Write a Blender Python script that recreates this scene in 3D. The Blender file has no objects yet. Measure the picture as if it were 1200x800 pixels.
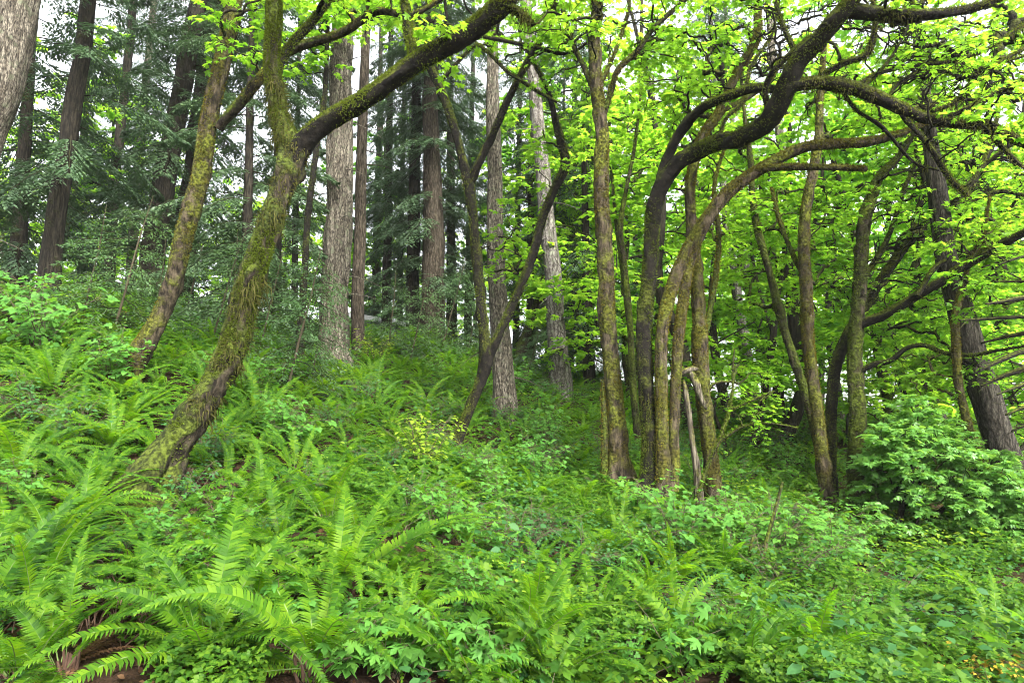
import bpy, math
import numpy as np
from mathutils import Vector, Matrix, Euler

RNG = np.random.default_rng(11)
SC = bpy.context.scene
COL = SC.collection
UP = np.array([0., 0., 1.])

# ------------------------------------------------------------------ camera frame
PITCH, EYE, FPX = math.radians(8.0), 1.65, 800.0      # FPX in pixels of a 1200 x 800 frame
CP, SP = math.cos(PITCH), math.sin(PITCH)

def ray(x, y):
    u, v = (x - 600.) / FPX, (400. - y) / FPX
    return np.array([u, CP - v * SP, SP + v * CP])

def px(x, y, d):
    """World point at pixel (x, y) and ground distance d in front of the camera."""
    r = ray(x, y)
    return np.array([0, 0, EYE]) + r * (d / r[1])

def wpx(w, x, y, d):
    return w * (d / ray(x, y)[1]) / FPX

def project(p):
    q = np.asarray(p, float) - np.array([0, 0, EYE])
    f = q[..., 1] * CP + q[..., 2] * SP
    return 600 + FPX * q[..., 0] / f, 400 - FPX * (-q[..., 1] * SP + q[..., 2] * CP) / f

def nrm(a):
    return a / np.maximum(np.linalg.norm(a, axis=-1, keepdims=True), 1e-9)

class Waves:
    """Smooth noise in about -1..1: a sum of sine waves."""
    def __init__(self, seed, n=9, dim=3):
        r = np.random.default_rng(seed)
        self.k = r.normal(size=(n, dim)); self.k = self.k / np.linalg.norm(self.k, axis=1, keepdims=True) * r.uniform(.6, 1.7, (n, 1))
        self.p = r.uniform(0, 6.28, n)
    def __call__(self, x):
        return np.sin(x @ self.k.T * 2.2 + self.p).sum(-1) / math.sqrt(len(self.p)) * .8
W1, W2, W3 = Waves(1), Waves(2), Waves(3)
G1, G2 = Waves(4, 10, 2), Waves(5, 10, 2)

# ------------------------------------------------------------------ terrain
CTRL = [px(*c) for c in [
    (395, 418, 15), (155, 428, 9), (60, 345, 12), (-40, 335, 14), (190, 580, 6.4), (765, 585, 9), (965, 592, 10.5), (1195, 600, 10.5),
    (600, 812, 4), (900, 480, 19), (645, 446, 17.5), (538, 520, 11), (590, 478, 13), (722, 562, 9.5), (0, 800, 3.9), (1100, 760, 5),
    (600, 660, 6), (300, 650, 5.3), (880, 520, 15.5), (150, 680, 4.8), (0, 560, 5.8), (-200, 420, 8.5), (-300, 640, 5), (420, 540, 8.3),
    (900, 680, 6.3), (1330, 640, 9), (1060, 500, 16), (500, 395, 21), (250, 372, 15), (1400, 540, 17)]]
CTRL = [c - UP * (.27 if c[1] > 6 else .12) for c in CTRL]     # the plants stand on it, so the soil lies lower
CTRL += [np.array(c, float) for c in [
    (-16, 24, 5.6), (-7, 26, 4.9), (0, 28, 4.0), (8, 28, 2.9), (20, 28, 2.2), (-30, 30, 6.5), (0, 45, 3.9), (-20, 50, 6), (20, 50, 2.5),
    (0, 0, 0), (-4, .5, .15), (5, .5, -.1), (0, -10, 0), (-14, 2, 1.5), (14, 3, -.2), (0, 120, 4), (-110, 90, 5), (110, 90, 2), (-120, -20, 1),
    (120, -20, 0), (0, -60, 0), (0, 260, 4), (-160, 240, 5), (160, 240, 3)]]
CTRL = np.array(CTRL)
def _phi(r2):
    return .5 * r2 * np.log(np.maximum(r2, 1e-9))
def _solve():
    n = len(CTRL); X = CTRL[:, :2]
    K = _phi(((X[:, None] - X[None]) ** 2).sum(-1)) + np.eye(n) * .5
    Q = np.c_[np.ones(n), X]
    A = np.zeros((n + 3, n + 3)); A[:n, :n] = K; A[:n, n:] = Q; A[n:, :n] = Q.T
    return np.linalg.solve(A, np.r_[CTRL[:, 2], 0, 0, 0])
TPS = _solve()
def tps(x, y):
    p = np.stack([np.ravel(x), np.ravel(y)], -1)
    out = np.empty(len(p))
    for i in range(0, len(p), 40000):
        q = p[i:i + 40000]
        out[i:i + 40000] = _phi(((q[:, None] - CTRL[None, :, :2]) ** 2).sum(-1)) @ TPS[:-3] + TPS[-3] + q @ TPS[-2:]
    return out.reshape(np.shape(x))
GX, GY = np.arange(-60, 60.01, .25), np.arange(-8, 70.01, .25)
_gx, _gy = np.meshgrid(GX, GY)
def bumps(x, y):
    p = np.stack([np.ravel(x), np.ravel(y)], -1)
    return (.07 * G1(p * .9) + .035 * G2(p * 2.6)).reshape(np.shape(x))
GRID = tps(_gx, _gy) + bumps(_gx, _gy)
def ground(x, y):
    x = np.asarray(x, float); y = np.asarray(y, float)
    fx = np.clip((x - GX[0]) / .25, 0, len(GX) - 1.001); fy = np.clip((y - GY[0]) / .25, 0, len(GY) - 1.001)
    i, j = fx.astype(int), fy.astype(int); a, b = fx - i, fy - j
    return (GRID[j, i] * (1 - a) + GRID[j, i + 1] * a) * (1 - b) + (GRID[j + 1, i] * (1 - a) + GRID[j + 1, i + 1] * a) * b
_T = np.geomspace(2.2, 60, 420)
def hit(x, y):
    """Where the view ray through a pixel meets the ground (None above the skyline)."""
    p = np.array([0, 0, EYE]) + ray(x, y)[None] * _T[:, None]
    k = np.nonzero(p[:, 2] < ground(p[:, 0], p[:, 1]))[0]
    return p[k[0]] if len(k) else None
def on_ground(x, y, sink=0.):
    return np.array([x, y, float(ground(x, y)) - sink])

# ------------------------------------------------------------------ mesh building
class Acc:
    def __init__(self):
        self.v, self.f, self.n = [], [], 0
    def add(self, v, *faces, m=0):
        v = np.asarray(v, float).reshape(-1, 3)
        for f in faces:
            f = np.asarray(f)
            if f.size: self.f.append((f + self.n, m))
        self.v.append(v); self.n += len(v)
    def data(self, name, mats, origin=(0, 0, 0), smooth=True):
        me = bpy.data.meshes.new(name)
        V = (np.concatenate(self.v) - np.asarray(origin)).astype(np.float32)
        me.vertices.add(len(V)); me.vertices.foreach_set('co', V.ravel())
        li = np.concatenate([f.ravel() for f, _ in self.f]).astype(np.int32)
        tot = np.concatenate([np.full(len(f), f.shape[1]) for f, _ in self.f])
        mi = np.concatenate([np.full(len(f), m) for f, m in self.f]).astype(np.int32)
        me.loops.add(len(li)); me.loops.foreach_set('vertex_index', li)
        me.polygons.add(len(tot)); me.polygons.foreach_set('loop_start', np.r_[0, np.cumsum(tot)[:-1]].astype(np.int32))
        me.polygons.foreach_set('material_index', mi)
        me.polygons.foreach_set('use_smooth', np.full(len(tot), smooth))
        for mt in (mats if isinstance(mats, (list, tuple)) else [mats]): me.materials.append(mt)
        me.update(calc_edges=True)
        return me
    def build(self, name, mats, parent=None, origin=(0, 0, 0), smooth=True):
        if not self.f: return None
        return link(name, self.data(name, mats, origin, smooth), parent)

def link(name, data, parent=None):
    o = bpy.data.objects.new(name, data); COL.objects.link(o)
    if parent is not None: o.parent = parent
    return o
def thing(name, label, cat, loc, group=None):
    o = link(name, None); o.location = tuple(loc); o.empty_display_size = .2
    return tag(o, label, cat, group)
def tag(o, label, cat, group=None):
    o['label'] = label; o['category'] = cat
    if group: o['group'] = group
    return o

def frames(P):
    """Tangent and two side vectors along M tubes of K points."""
    T = nrm(np.gradient(P, axis=1))
    C = P - P.mean(1, keepdims=True)
    if P.shape[0] == 1:
        ref = np.linalg.svd(C[0], full_matrices=False)[2][2][None]
        if abs(float((nrm(C[:, -1] - C[:, 0]) * ref).sum())) > .9: ref = np.array([[1., 0, 0]])
    else:
        d = nrm(P[:, -1] - P[:, 0])
        ref = np.where(np.abs(d[:, 2:3]) < .8, np.array([[0, 0, 1.]]), np.array([[1., 0, 0]]))
    A = nrm(np.cross(T, np.broadcast_to(ref[:, None], T.shape)))
    return T, A, np.cross(T, A)

def tubes(P, Rd, segs=5, disp=None, cap=True):
    """P (M,K,3), Rd (M,K): verts and quads of M tapered tubes."""
    M, K = P.shape[:2]
    T, A, B = frames(P)
    th = np.arange(segs) / segs * 2 * math.pi
    dirs = A[:, :, None] * np.cos(th)[:, None] + B[:, :, None] * np.sin(th)[:, None]
    r = Rd[:, :, None, None]
    if disp is not None: r = r * (1 + disp(P, dirs, th))[..., None]
    V = P[:, :, None] + dirs * r
    i = np.arange(M)[:, None, None] * K * segs + np.arange(K - 1)[None, :, None] * segs
    s = np.arange(segs)[None, None]; s2 = (s + 1) % segs
    F = np.stack([i + s, i + s2, i + segs + s2, i + segs + s], -1).reshape(-1, 4)
    return V.reshape(-1, 3), F

def smooth_path(pts, step):
    """Catmull-Rom through rows of (x, y, z, radius)."""
    p = np.asarray(pts, float)
    p = np.vstack([2 * p[0] - p[1], p, 2 * p[-1] - p[-2]])
    out = []
    for i in range(1, len(p) - 2):
        a, b, c, d = p[i - 1:i + 3]
        n = max(2, int(np.linalg.norm(c[:3] - b[:3]) / step))
        t = np.linspace(0, 1, n, endpoint=False)[:, None]
        out.append(.5 * (2 * b + (c - a) * t + (2 * a - 5 * b + 4 * c - d) * t ** 2 + (3 * b - a - 3 * c + d) * t ** 3))
    out.append(p[-2:-1])
    q = np.vstack(out); q[:, 3] = np.maximum(q[:, 3], .003)
    return q

# leaf templates: verts (n,3) with x across, y along, z up; then faces
def _tpl(v, *f):
    return np.array(v, float), [np.array(a) for a in f]
MAPLE = _tpl([(0, 0, 0), (.10, .50, .05), (0, 1.0, -.14), (-.10, .50, .05), (.62, .72, -.12), (.30, .26, .03), (-.62, .72, -.12), (-.30, .26, .03),
              (.52, .10, -.10), (-.52, .10, -.10), (.23, .72, .0), (-.23, .72, .0)],
             [(0, 5, 4, 1), (0, 3, 6, 7)], [(0, 1, 2), (0, 2, 3), (1, 10, 2), (3, 2, 11), (0, 8, 5), (0, 7, 9)])
MAPLE_S = _tpl([(0, 0, 0), (.52, .45, -.10), (.16, .50, .03), (0, 1, -.14), (-.16, .50, .03), (-.52, .45, -.10), (.42, .02, -.06), (-.42, .02, -.06)],
               [(0, 1, 2), (0, 2, 3), (0, 3, 4), (0, 4, 5), (0, 6, 1), (0, 5, 7)])
OVAL = _tpl([(0, 0, 0), (.30, .38, .06), (.20, .74, .02), (0, 1, -.10), (-.20, .74, .02), (-.30, .38, .06), (0, .5, 0)],
            [(0, 1, 2, 6), (6, 2, 3, 4), (0, 6, 4, 5)])
KITE = _tpl([(0, 0, 0), (.32, .45, .07), (0, 1, -.08), (-.32, .45, .07)], [(0, 1, 2), (0, 2, 3)])
def _trio():
    v, f = [], []
    for k, (a, s, y0) in enumerate([(0, 1, .25), (-1.15, .8, .12), (1.15, .8, .12)]):
        c, sn = math.cos(a), math.sin(a)
        for x, y, z in KITE[0]:
            X, Y = x * 1.1 * s, y * s * .75
            v.append((X * c - Y * sn, y0 + X * sn + Y * c, z * s))
        for t in KITE[1][0]: f.append(tuple(int(q) + 4 * k for q in t))
    return _tpl(v, f)
TRIO = _trio()
STRIP = _tpl([(0, 0, 0), (.19, .4, .0), (0, 1, -.05), (-.19, .4, .0)], [(0, 1, 2, 3)])

def scatter(acc, tpl, P, D, N, S, m=0):
    tv, tf = tpl
    n = len(P)
    if not n: return
    D = nrm(D); X = nrm(np.cross(D, N)); N = np.cross(X, D)
    S = np.broadcast_to(np.asarray(S, float), (n,))
    V = P[:, None] + S[:, None, None] * (tv[None, :, 0:1] * X[:, None] + tv[None, :, 1:2] * D[:, None] + tv[None, :, 2:3] * N[:, None])
    off = (np.arange(n) * len(tv))[:, None, None]
    acc.add(V, *[(f[None] + off).reshape(-1, f.shape[1]) for f in tf], m=m)

# ------------------------------------------------------------------ materials
def mat(name):
    m = bpy.data.materials.new(name); m.use_nodes = True
    nt = m.node_tree; nt.nodes.clear()
    return m, nt, nt.nodes.new, nt.links.new
def ramp(new, stops):
    r = new('ShaderNodeValToRGB'); e = r.color_ramp.elements
    while len(e) < len(stops): e.new(.5)
    for el, (p, c) in zip(e, stops): el.position = p; el.color = (*c, 1)
    return r

def leaf_mat(name, cols, trans, fac=.38, rough=.45, spec=.35, back=None):
    m, nt, new, ln = mat(name)
    out = new('ShaderNodeOutputMaterial'); geo = new('ShaderNodeNewGeometry'); oi = new('ShaderNodeObjectInfo')
    mx = new('ShaderNodeMath'); mx.operation = 'MULTIPLY_ADD'; mx.inputs[1].default_value = .62
    m2 = new('ShaderNodeMath'); m2.operation = 'MULTIPLY'; m2.inputs[1].default_value = .38
    ln(oi.outputs['Random'], m2.inputs[0]); ln(geo.outputs['Random Per Island'], mx.inputs[0]); ln(m2.outputs[0], mx.inputs[2])
    n = len(cols)
    r1 = ramp(new, [(i / (n - 1), c) for i, c in enumerate(cols)]); r2 = ramp(new, [(i / (n - 1), c) for i, c in enumerate(trans)])
    ln(mx.outputs[0], r1.inputs[0]); ln(mx.outputs[0], r2.inputs[0])
    b = new('ShaderNodeBsdfPrincipled'); b.inputs['Roughness'].default_value = rough; b.inputs['Specular IOR Level'].default_value = spec
    t = new('ShaderNodeBsdfTranslucent'); s = new('ShaderNodeMixShader'); s.inputs[0].default_value = fac
    ln(r1.outputs[0], b.inputs['Base Color']); ln(r2.outputs[0], t.inputs['Color'])
    ln(b.outputs[0], s.inputs[1]); ln(t.outputs[0], s.inputs[2]); ln(s.outputs[0], out.inputs[0])
    return m

def bark_mat(name, dark, light, moss=None, moss2=None, amount=.5, scale=(9, 9, 1.6), bump=.5, upbias=.35, lichen=None, crack=0):
    m, nt, new, ln = mat(name)
    out = new('ShaderNodeOutputMaterial'); tc = new('ShaderNodeTexCoord'); mp = new('ShaderNodeMapping')
    mp.inputs['Scale'].default_value = scale
    ln(tc.outputs['Object'], mp.inputs[0])
    n1 = new('ShaderNodeTexNoise'); n1.inputs['Scale'].default_value = 2.2; n1.inputs['Detail'].default_value = 9; n1.inputs['Roughness'].default_value = .68
    ln(mp.outputs[0], n1.inputs['Vector'])
    r = ramp(new, [(.40, dark), (.50, tuple((a + b) / 2.4 for a, b in zip(dark, light))), (.60, light)]); ln(n1.outputs[0], r.inputs[0])
    col = r.outputs[0]
    bs = new('ShaderNodeBsdfPrincipled'); bs.inputs['Roughness'].default_value = .95; bs.inputs['Specular IOR Level'].default_value = .15
    if lichen:
        nl = new('ShaderNodeTexNoise'); nl.inputs['Scale'].default_value = 7; nl.inputs['Detail'].default_value = 5
        ln(tc.outputs['Object'], nl.inputs['Vector'])
        rl = ramp(new, [(.56, (0, 0, 0)), (.66, (1, 1, 1))]); ln(nl.outputs[0], rl.inputs[0])
        ml = new('ShaderNodeMixRGB'); ml.inputs[2].default_value = (*lichen, 1); ln(rl.outputs[0], ml.inputs[0]); ln(col, ml.inputs[1]); col = ml.outputs[0]
    hsrc = n1.outputs[0]
    if crack:
        m2 = new('ShaderNodeMapping'); m2.inputs['Scale'].default_value = (crack, crack, crack * .13); ln(tc.outputs['Object'], m2.inputs[0])
        wn = new('ShaderNodeTexNoise'); wn.inputs['Scale'].default_value = 5; wn.inputs['Detail'].default_value = 4; ln(tc.outputs['Object'], wn.inputs['Vector'])
        wm = new('ShaderNodeMixRGB'); wm.blend_type = 'ADD'; wm.use_clamp = False; wm.inputs[0].default_value = 2.2; ln(m2.outputs[0], wm.inputs[1]); ln(wn.outputs['Color'], wm.inputs[2])
        vo = new('ShaderNodeTexVoronoi'); vo.feature = 'DISTANCE_TO_EDGE'; vo.inputs['Scale'].default_value = 1; ln(wm.outputs[0], vo.inputs['Vector'])
        rv = ramp(new, [(.0, (.38, .36, .34)), (.22, (1, 1, 1))]); ln(vo.outputs['Distance'], rv.inputs[0])
        mc = new('ShaderNodeMixRGB'); mc.blend_type = 'MULTIPLY'; mc.inputs[0].default_value = 1; ln(col, mc.inputs[1]); ln(rv.outputs[0], mc.inputs[2]); col = mc.outputs[0]
        sm = new('ShaderNodeMath'); sm.operation = 'MULTIPLY_ADD'; sm.inputs[1].default_value = .6; ln(rv.outputs[0], sm.inputs[0]); ln(n1.outputs[0], sm.inputs[2]); hsrc = sm.outputs[0]
    if moss:
        n2 = new('ShaderNodeTexNoise'); n2.inputs['Scale'].default_value = 3.1; n2.inputs['Detail'].default_value = 7; n2.inputs['Roughness'].default_value = .62
        n3 = new('ShaderNodeTexNoise'); n3.inputs['Scale'].default_value = 26; n3.inputs['Detail'].default_value = 5
        n4 = new('ShaderNodeTexNoise'); n4.inputs['Scale'].default_value = 1.7; n4.inputs['Detail'].default_value = 4
        for q in (n2, n3, n4): ln(tc.outputs['Object'], q.inputs['Vector'])
        g = new('ShaderNodeNewGeometry'); sx = new('ShaderNodeSeparateXYZ'); ln(g.outputs['Normal'], sx.inputs[0])
        ma = new('ShaderNodeMath'); ma.operation = 'MULTIPLY_ADD'; ma.inputs[1].default_value = upbias; ln(sx.outputs['Z'], ma.inputs[0]); ln(n2.outputs[0], ma.inputs[2])
        rm = ramp(new, [(.62 - amount * .35, (0, 0, 0)), (.74 - amount * .35, (1, 1, 1))]); ln(ma.outputs[0], rm.inputs[0])
        rc = ramp(new, [(.34, moss), (.68, moss2 or moss)]); ln(n4.outputs[0], rc.inputs[0])
        md = new('ShaderNodeMixRGB'); md.blend_type = 'MULTIPLY'; md.inputs[0].default_value = .75
        rd = ramp(new, [(.40, (.16, .16, .16)), (.60, (1.6, 1.6, 1.6))]); ln(n3.outputs[0], rd.inputs[0])
        ln(rc.outputs[0], md.inputs[1]); ln(rd.outputs[0], md.inputs[2])
        mm = new('ShaderNodeMixRGB'); ln(rm.outputs[0], mm.inputs[0]); ln(col, mm.inputs[1]); ln(md.outputs[0], mm.inputs[2]); col = mm.outputs[0]
        ad = new('ShaderNodeMath'); ad.operation = 'ADD'; ln(n1.outputs[0], ad.inputs[0])
        ml2 = new('ShaderNodeMath'); ml2.operation = 'MULTIPLY'; ln(rm.outputs[0], ml2.inputs[0]); ln(n3.outputs[0], ml2.inputs[1]); ln(ml2.outputs[0], ad.inputs[1])
        hsrc = ad.outputs[0]
    ln(col, bs.inputs['Base Color'])
    bp = new('ShaderNodeBump'); bp.inputs['Strength'].default_value = bump; bp.inputs['Distance'].default_value = .04
    ln(hsrc, bp.inputs['Height']); ln(bp.outputs[0], bs.inputs['Normal'])
    ln(bs.outputs[0], out.inputs[0])
    return m

def soil_mat():
    m, nt, new, ln = mat('forest_soil')
    out = new('ShaderNodeOutputMaterial'); tc = new('ShaderNodeTexCoord')
    n1 = new('ShaderNodeTexNoise'); n1.inputs['Scale'].default_value = 1.1; n1.inputs['Detail'].default_value = 8
    n2 = new('ShaderNodeTexNoise'); n2.inputs['Scale'].default_value = 34; n2.inputs['Detail'].default_value = 8; n2.inputs['Roughness'].default_value = .7
    for q in (n1, n2): ln(tc.outputs['Object'], q.inputs['Vector'])
    r1 = ramp(new, [(.3, (.020, .013, .009)), (.55, (.042, .026, .016)), (.75, (.05, .05, .018))]); ln(n1.outputs[0], r1.inputs[0])
    r2 = ramp(new, [(.3, (.35, .32, .3)), (.7, (1.5, 1.4, 1.3))]); ln(n2.outputs[0], r2.inputs[0])
    mx = new('ShaderNodeMixRGB'); mx.blend_type = 'MULTIPLY'; mx.inputs[0].default_value = 1; ln(r1.outputs[0], mx.inputs[1]); ln(r2.outputs[0], mx.inputs[2])
    b = new('ShaderNodeBsdfPrincipled'); b.inputs['Roughness'].default_value = .95; b.inputs['Specular IOR Level'].default_value = .1
    ln(mx.outputs[0], b.inputs['Base Color'])
    bp = new('ShaderNodeBump'); bp.inputs['Strength'].default_value = .8; bp.inputs['Distance'].default_value = .05
    ln(n2.outputs[0], bp.inputs['Height']); ln(bp.outputs[0], b.inputs['Normal']); ln(b.outputs[0], out.inputs[0])
    return m
def plain_mat(name, c, rough=.8):
    m, nt, new, ln = mat(name)
    out = new('ShaderNodeOutputMaterial'); b = new('ShaderNodeBsdfPrincipled'); b.inputs['Roughness'].default_value = rough
    tc = new('ShaderNodeTexCoord'); n = new('ShaderNodeTexNoise'); n.inputs['Scale'].default_value = 9; n.inputs['Detail'].default_value = 6; ln(tc.outputs['Object'], n.inputs['Vector'])
    r = ramp(new, [(.3, tuple(x * .75 for x in c)), (.7, c)]); ln(n.outputs[0], r.inputs[0]); ln(r.outputs[0], b.inputs['Base Color']); ln(b.outputs[0], out.inputs[0])
    return m

MT = {}
MT['soil'] = soil_mat()
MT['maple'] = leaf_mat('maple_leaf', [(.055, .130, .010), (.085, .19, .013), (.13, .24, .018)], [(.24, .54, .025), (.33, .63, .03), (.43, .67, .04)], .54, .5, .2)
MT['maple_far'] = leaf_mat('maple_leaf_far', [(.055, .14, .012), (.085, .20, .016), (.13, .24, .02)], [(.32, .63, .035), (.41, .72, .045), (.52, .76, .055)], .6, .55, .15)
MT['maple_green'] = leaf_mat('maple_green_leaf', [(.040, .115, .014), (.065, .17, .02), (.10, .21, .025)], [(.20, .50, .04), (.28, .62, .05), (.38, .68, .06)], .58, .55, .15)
MT['shrub'] = leaf_mat('shrub_leaf', [(.040, .12, .02), (.06, .165, .026), (.09, .20, .03)], [(.12, .34, .02), (.18, .42, .03), (.26, .48, .03)], .38, .55, .16)
MT['vine'] = leaf_mat('vine_leaf', [(.060, .16, .035), (.09, .215, .045), (.12, .24, .05)], [(.2, .46, .05), (.26, .54, .06), (.32, .58, .06)], .42, .4, .4)
MT['yellow'] = leaf_mat('yellow_green_leaf', [(.09, .17, .012), (.13, .22, .015), (.17, .24, .018)], [(.30, .48, .02), (.38, .54, .02), (.46, .56, .03)], .4, .5, .25)
MT['ochre'] = leaf_mat('ochre_leaf', [(.26, .22, .02), (.36, .27, .025), (.40, .24, .03)], [(.4, .36, .05), (.5, .4, .07), (.55, .36, .08)], .35, .6, .2)
MT['herb'] = leaf_mat('herb_leaf', [(.008, .031, .004), (.027, .076, .007), (.060, .125, .009), (.115, .172, .010)], [(.08, .27, .014), (.13, .36, .018), (.20, .43, .022), (.28, .46, .025)], .38, .55, .17)
MT['herb_blue'] = leaf_mat('herb_blue_leaf', [(.018, .062, .018), (.030, .095, .025), (.05, .12, .03)], [(.08, .27, .03), (.12, .34, .035), (.18, .40, .04)], .34, .55, .18)
MT['fern'] = leaf_mat('fern_frond', [(.009, .036, .003), (.036, .096, .004), (.092, .168, .007)], [(.09, .29, .008), (.19, .44, .010), (.33, .55, .012)], .40, .6, .14)
MT['dead'] = leaf_mat('dead_frond', [(.032, .018, .010), (.07, .036, .018), (.115, .066, .033)], [(.12, .05, .02), (.16, .07, .03), (.2, .1, .04)], .2, .8, .1)
MT['needle'] = leaf_mat('needle_spray', [(.034, .066, .034), (.052, .094, .043), (.072, .118, .045)], [(.05, .11, .04), (.07, .14, .045), (.09, .16, .045)], .25, .45, .4)
MT['needle_young'] = leaf_mat('needle_young', [(.028, .065, .022), (.042, .09, .028), (.06, .11, .03)], [(.08, .18, .035), (.11, .22, .04), (.15, .25, .045)], .28, .45, .35)
MT['moss'] = leaf_mat('moss_strand', [(.014, .016, .005), (.030, .032, .008), (.05, .050, .013), (.095, .088, .034)], [(.08, .09, .02), (.12, .12, .02), (.16, .15, .03), (.24, .2, .08)], .3, .9, .05)
MT['moss_green'] = leaf_mat('moss_green', [(.030, .046, .005), (.060, .090, .009), (.10, .135, .014)], [(.10, .13, .015), (.15, .18, .02), (.2, .22, .025)], .3, .9, .05)
MT['moss_ochre'] = leaf_mat('moss_ochre', [(.055, .045, .007), (.10, .085, .011), (.13, .13, .015)], [(.12, .10, .02), (.17, .14, .025), (.2, .18, .03)], .28, .9, .05)
MT['bark_moss'] = bark_mat('mossy_bark', (.006, .0045, .003), (.046, .037, .024), (.018, .024, .004), (.060, .080, .009), .58, (8, 8, 2.2), 1.0, .28)
MT['bark_ochre'] = bark_mat('ochre_mossy_bark', (.009, .007, .0045), (.074, .058, .037), (.038, .032, .006), (.080, .096, .011), .50, (9, 9, 2.6), 1.0, .2)
MT['bark_limb'] = bark_mat('dark_mossy_limb', (.0035, .003, .0025), (.014, .0115, .008), (.009, .010, .0025), (.050, .060, .007), .32, (8, 8, 8), 1.0, .5)
MT['bark_fir'] = bark_mat('fir_bark', (.022, .019, .014), (.24, .212, .165), None, scale=(30, 30, 7), bump=1.0, lichen=(.13, .135, .09), crack=13)
MT['bark_pale'] = bark_mat('pale_bark', (.05, .044, .037), (.24, .22, .195), None, scale=(26, 26, 9), bump=.8, crack=9, lichen=(.19, .20, .15))
MT['bark_dark'] = bark_mat('dark_bark', (.007, .006, .0045), (.034, .029, .020), (.016, .018, .005), (.03, .034, .008), .2, (14, 14, 2), .9)
MT['bark_grey'] = bark_mat('grey_bark', (.018, .016, .012), (.088, .079, .062), None, scale=(26, 26, 6), bump=1.0, crack=12)
MT['bark_rust'] = bark_mat('rust_bark', (.026, .021, .015), (.10, .082, .058), None, scale=(26, 26, 4), bump=.9, crack=14)
MT['dead_wood'] = bark_mat('dead_wood', (.02, .016, .011), (.15, .13, .095), (.06, .06, .012), (.1, .1, .02), .25, (22, 22, 1.6), .8)
MT['stem'] = plain_mat('brown_stem', (.06, .045, .022))
MT['green_stem'] = plain_mat('green_stem', (.09, .14, .03))
MT['root'] = plain_mat('root_fibre', (.065, .032, .018), .95)

# ------------------------------------------------------------------ world, sun, camera
def setup():
    w = bpy.data.worlds.new('World'); SC.world = w; w.use_nodes = True
    nt = w.node_tree; bg = nt.nodes['Background']
    sky = nt.nodes.new('ShaderNodeTexSky'); sky.sky_type = 'NISHITA'; sky.sun_disc = False
    el, az = math.radians(42), math.radians(152)          # azimuth from +Y towards +X: behind the camera, a little to the right
    sky.sun_elevation = el; sky.sun_rotation = az; sky.air_density = 1.0; sky.dust_density = 4.0; sky.ozone_density = 1.0
    hs = nt.nodes.new('ShaderNodeHueSaturation'); hs.inputs['Saturation'].default_value = .22      # overcast: a nearly colourless sky
    nt.links.new(sky.outputs[0], hs.inputs['Color']); nt.links.new(hs.outputs[0], bg.inputs[0]); bg.inputs[1].default_value = .11
    L = bpy.data.lights.new('Sun', 'SUN'); L.energy = 1.5; L.angle = math.radians(10); L.color = (1, .965, .91)
    o = link('sun_lamp', L)
    d = Vector((math.sin(az) * math.cos(el), math.cos(az) * math.cos(el), math.sin(el)))
    o.rotation_euler = d.to_track_quat('Z', 'Y').to_euler()
    c = bpy.data.cameras.new('Camera'); c.lens = 24; c.sensor_width = 36; c.clip_end = 2000; c.clip_start = .05
    co = link('camera', c); co.location = (0, 0, EYE); co.rotation_euler = (math.pi / 2 + PITCH, 0, 0)
    SC.camera = co
    SC.view_settings.view_transform = 'Standard'; SC.view_settings.look = 'None'
    SC.view_settings.exposure = 2.98; SC.view_settings.gamma = 1
    SC.render.engine = 'CYCLES'
    cy = SC.cycles
    cy.max_bounces = 6; cy.diffuse_bounces = 4; cy.glossy_bounces = 2; cy.transmission_bounces = 4; cy.transparent_max_bounces = 4
    cy.caustics_reflective = False; cy.caustics_refractive = False; cy.sample_clamp_indirect = 6
    cy.filter_width = 1.0; cy.denoising_prefilter = 'ACCURATE'
    cy.use_adaptive_sampling = True; cy.adaptive_threshold = .01
    cy.use_denoising = True; cy.denoiser = 'OPENIMAGEDENOISE'; cy.denoising_input_passes = 'RGB_ALBEDO_NORMAL'
setup()

# ------------------------------------------------------------------ ground sheet
def make_ground():
    u = np.linspace(-1, 1, 260); xs = np.sinh(u * 4.2) / np.sinh(4.2) * 300
    v = np.linspace(-.62, 1, 300); ys = 5 + np.sinh(v * 4.2) / np.sinh(4.2) * 420
    X, Y = np.meshgrid(xs, ys)
    Z = np.where((np.abs(X) < 59) & (Y > -7.5) & (Y < 69), ground(X, Y), tps(X, Y) + bumps(X, Y))
    n, k = X.shape
    i = (np.arange(n - 1)[:, None] * k + np.arange(k - 1)[None])
    a = Acc(); a.add(np.stack([X, Y, Z], -1), np.stack([i, i + 1, i + k + 1, i + k], -1).reshape(-1, 4))
    o = a.build('ground', MT['soil']); o['kind'] = 'structure'; o['label'] = 'brown forest soil of the rising hillside'
make_ground()
def make_haze():
    m, nt, new, ln = mat('damp_air'); out = new('ShaderNodeOutputMaterial'); v = new('ShaderNodeVolumePrincipled')
    v.inputs['Color'].default_value = (.93, .96, .94, 1); v.inputs['Density'].default_value = .0005; v.inputs['Anisotropy'].default_value = .3
    ln(v.outputs[0], out.inputs['Volume'])
    lo, hi = (-330, -300, -12), (330, 480, 42)
    a = Acc(); a.add([[x, y, z] for x in (lo[0], hi[0]) for y in (lo[1], hi[1]) for z in (lo[2], hi[2])], np.array([[0, 1, 3, 2], [4, 6, 7, 5], [0, 4, 5, 1], [2, 3, 7, 6], [0, 2, 6, 4], [1, 5, 7, 3]]))
    o = a.build('haze', m, smooth=False); o['kind'] = 'stuff'; o['label'] = 'faint damp haze among the trees'
make_haze()

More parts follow.
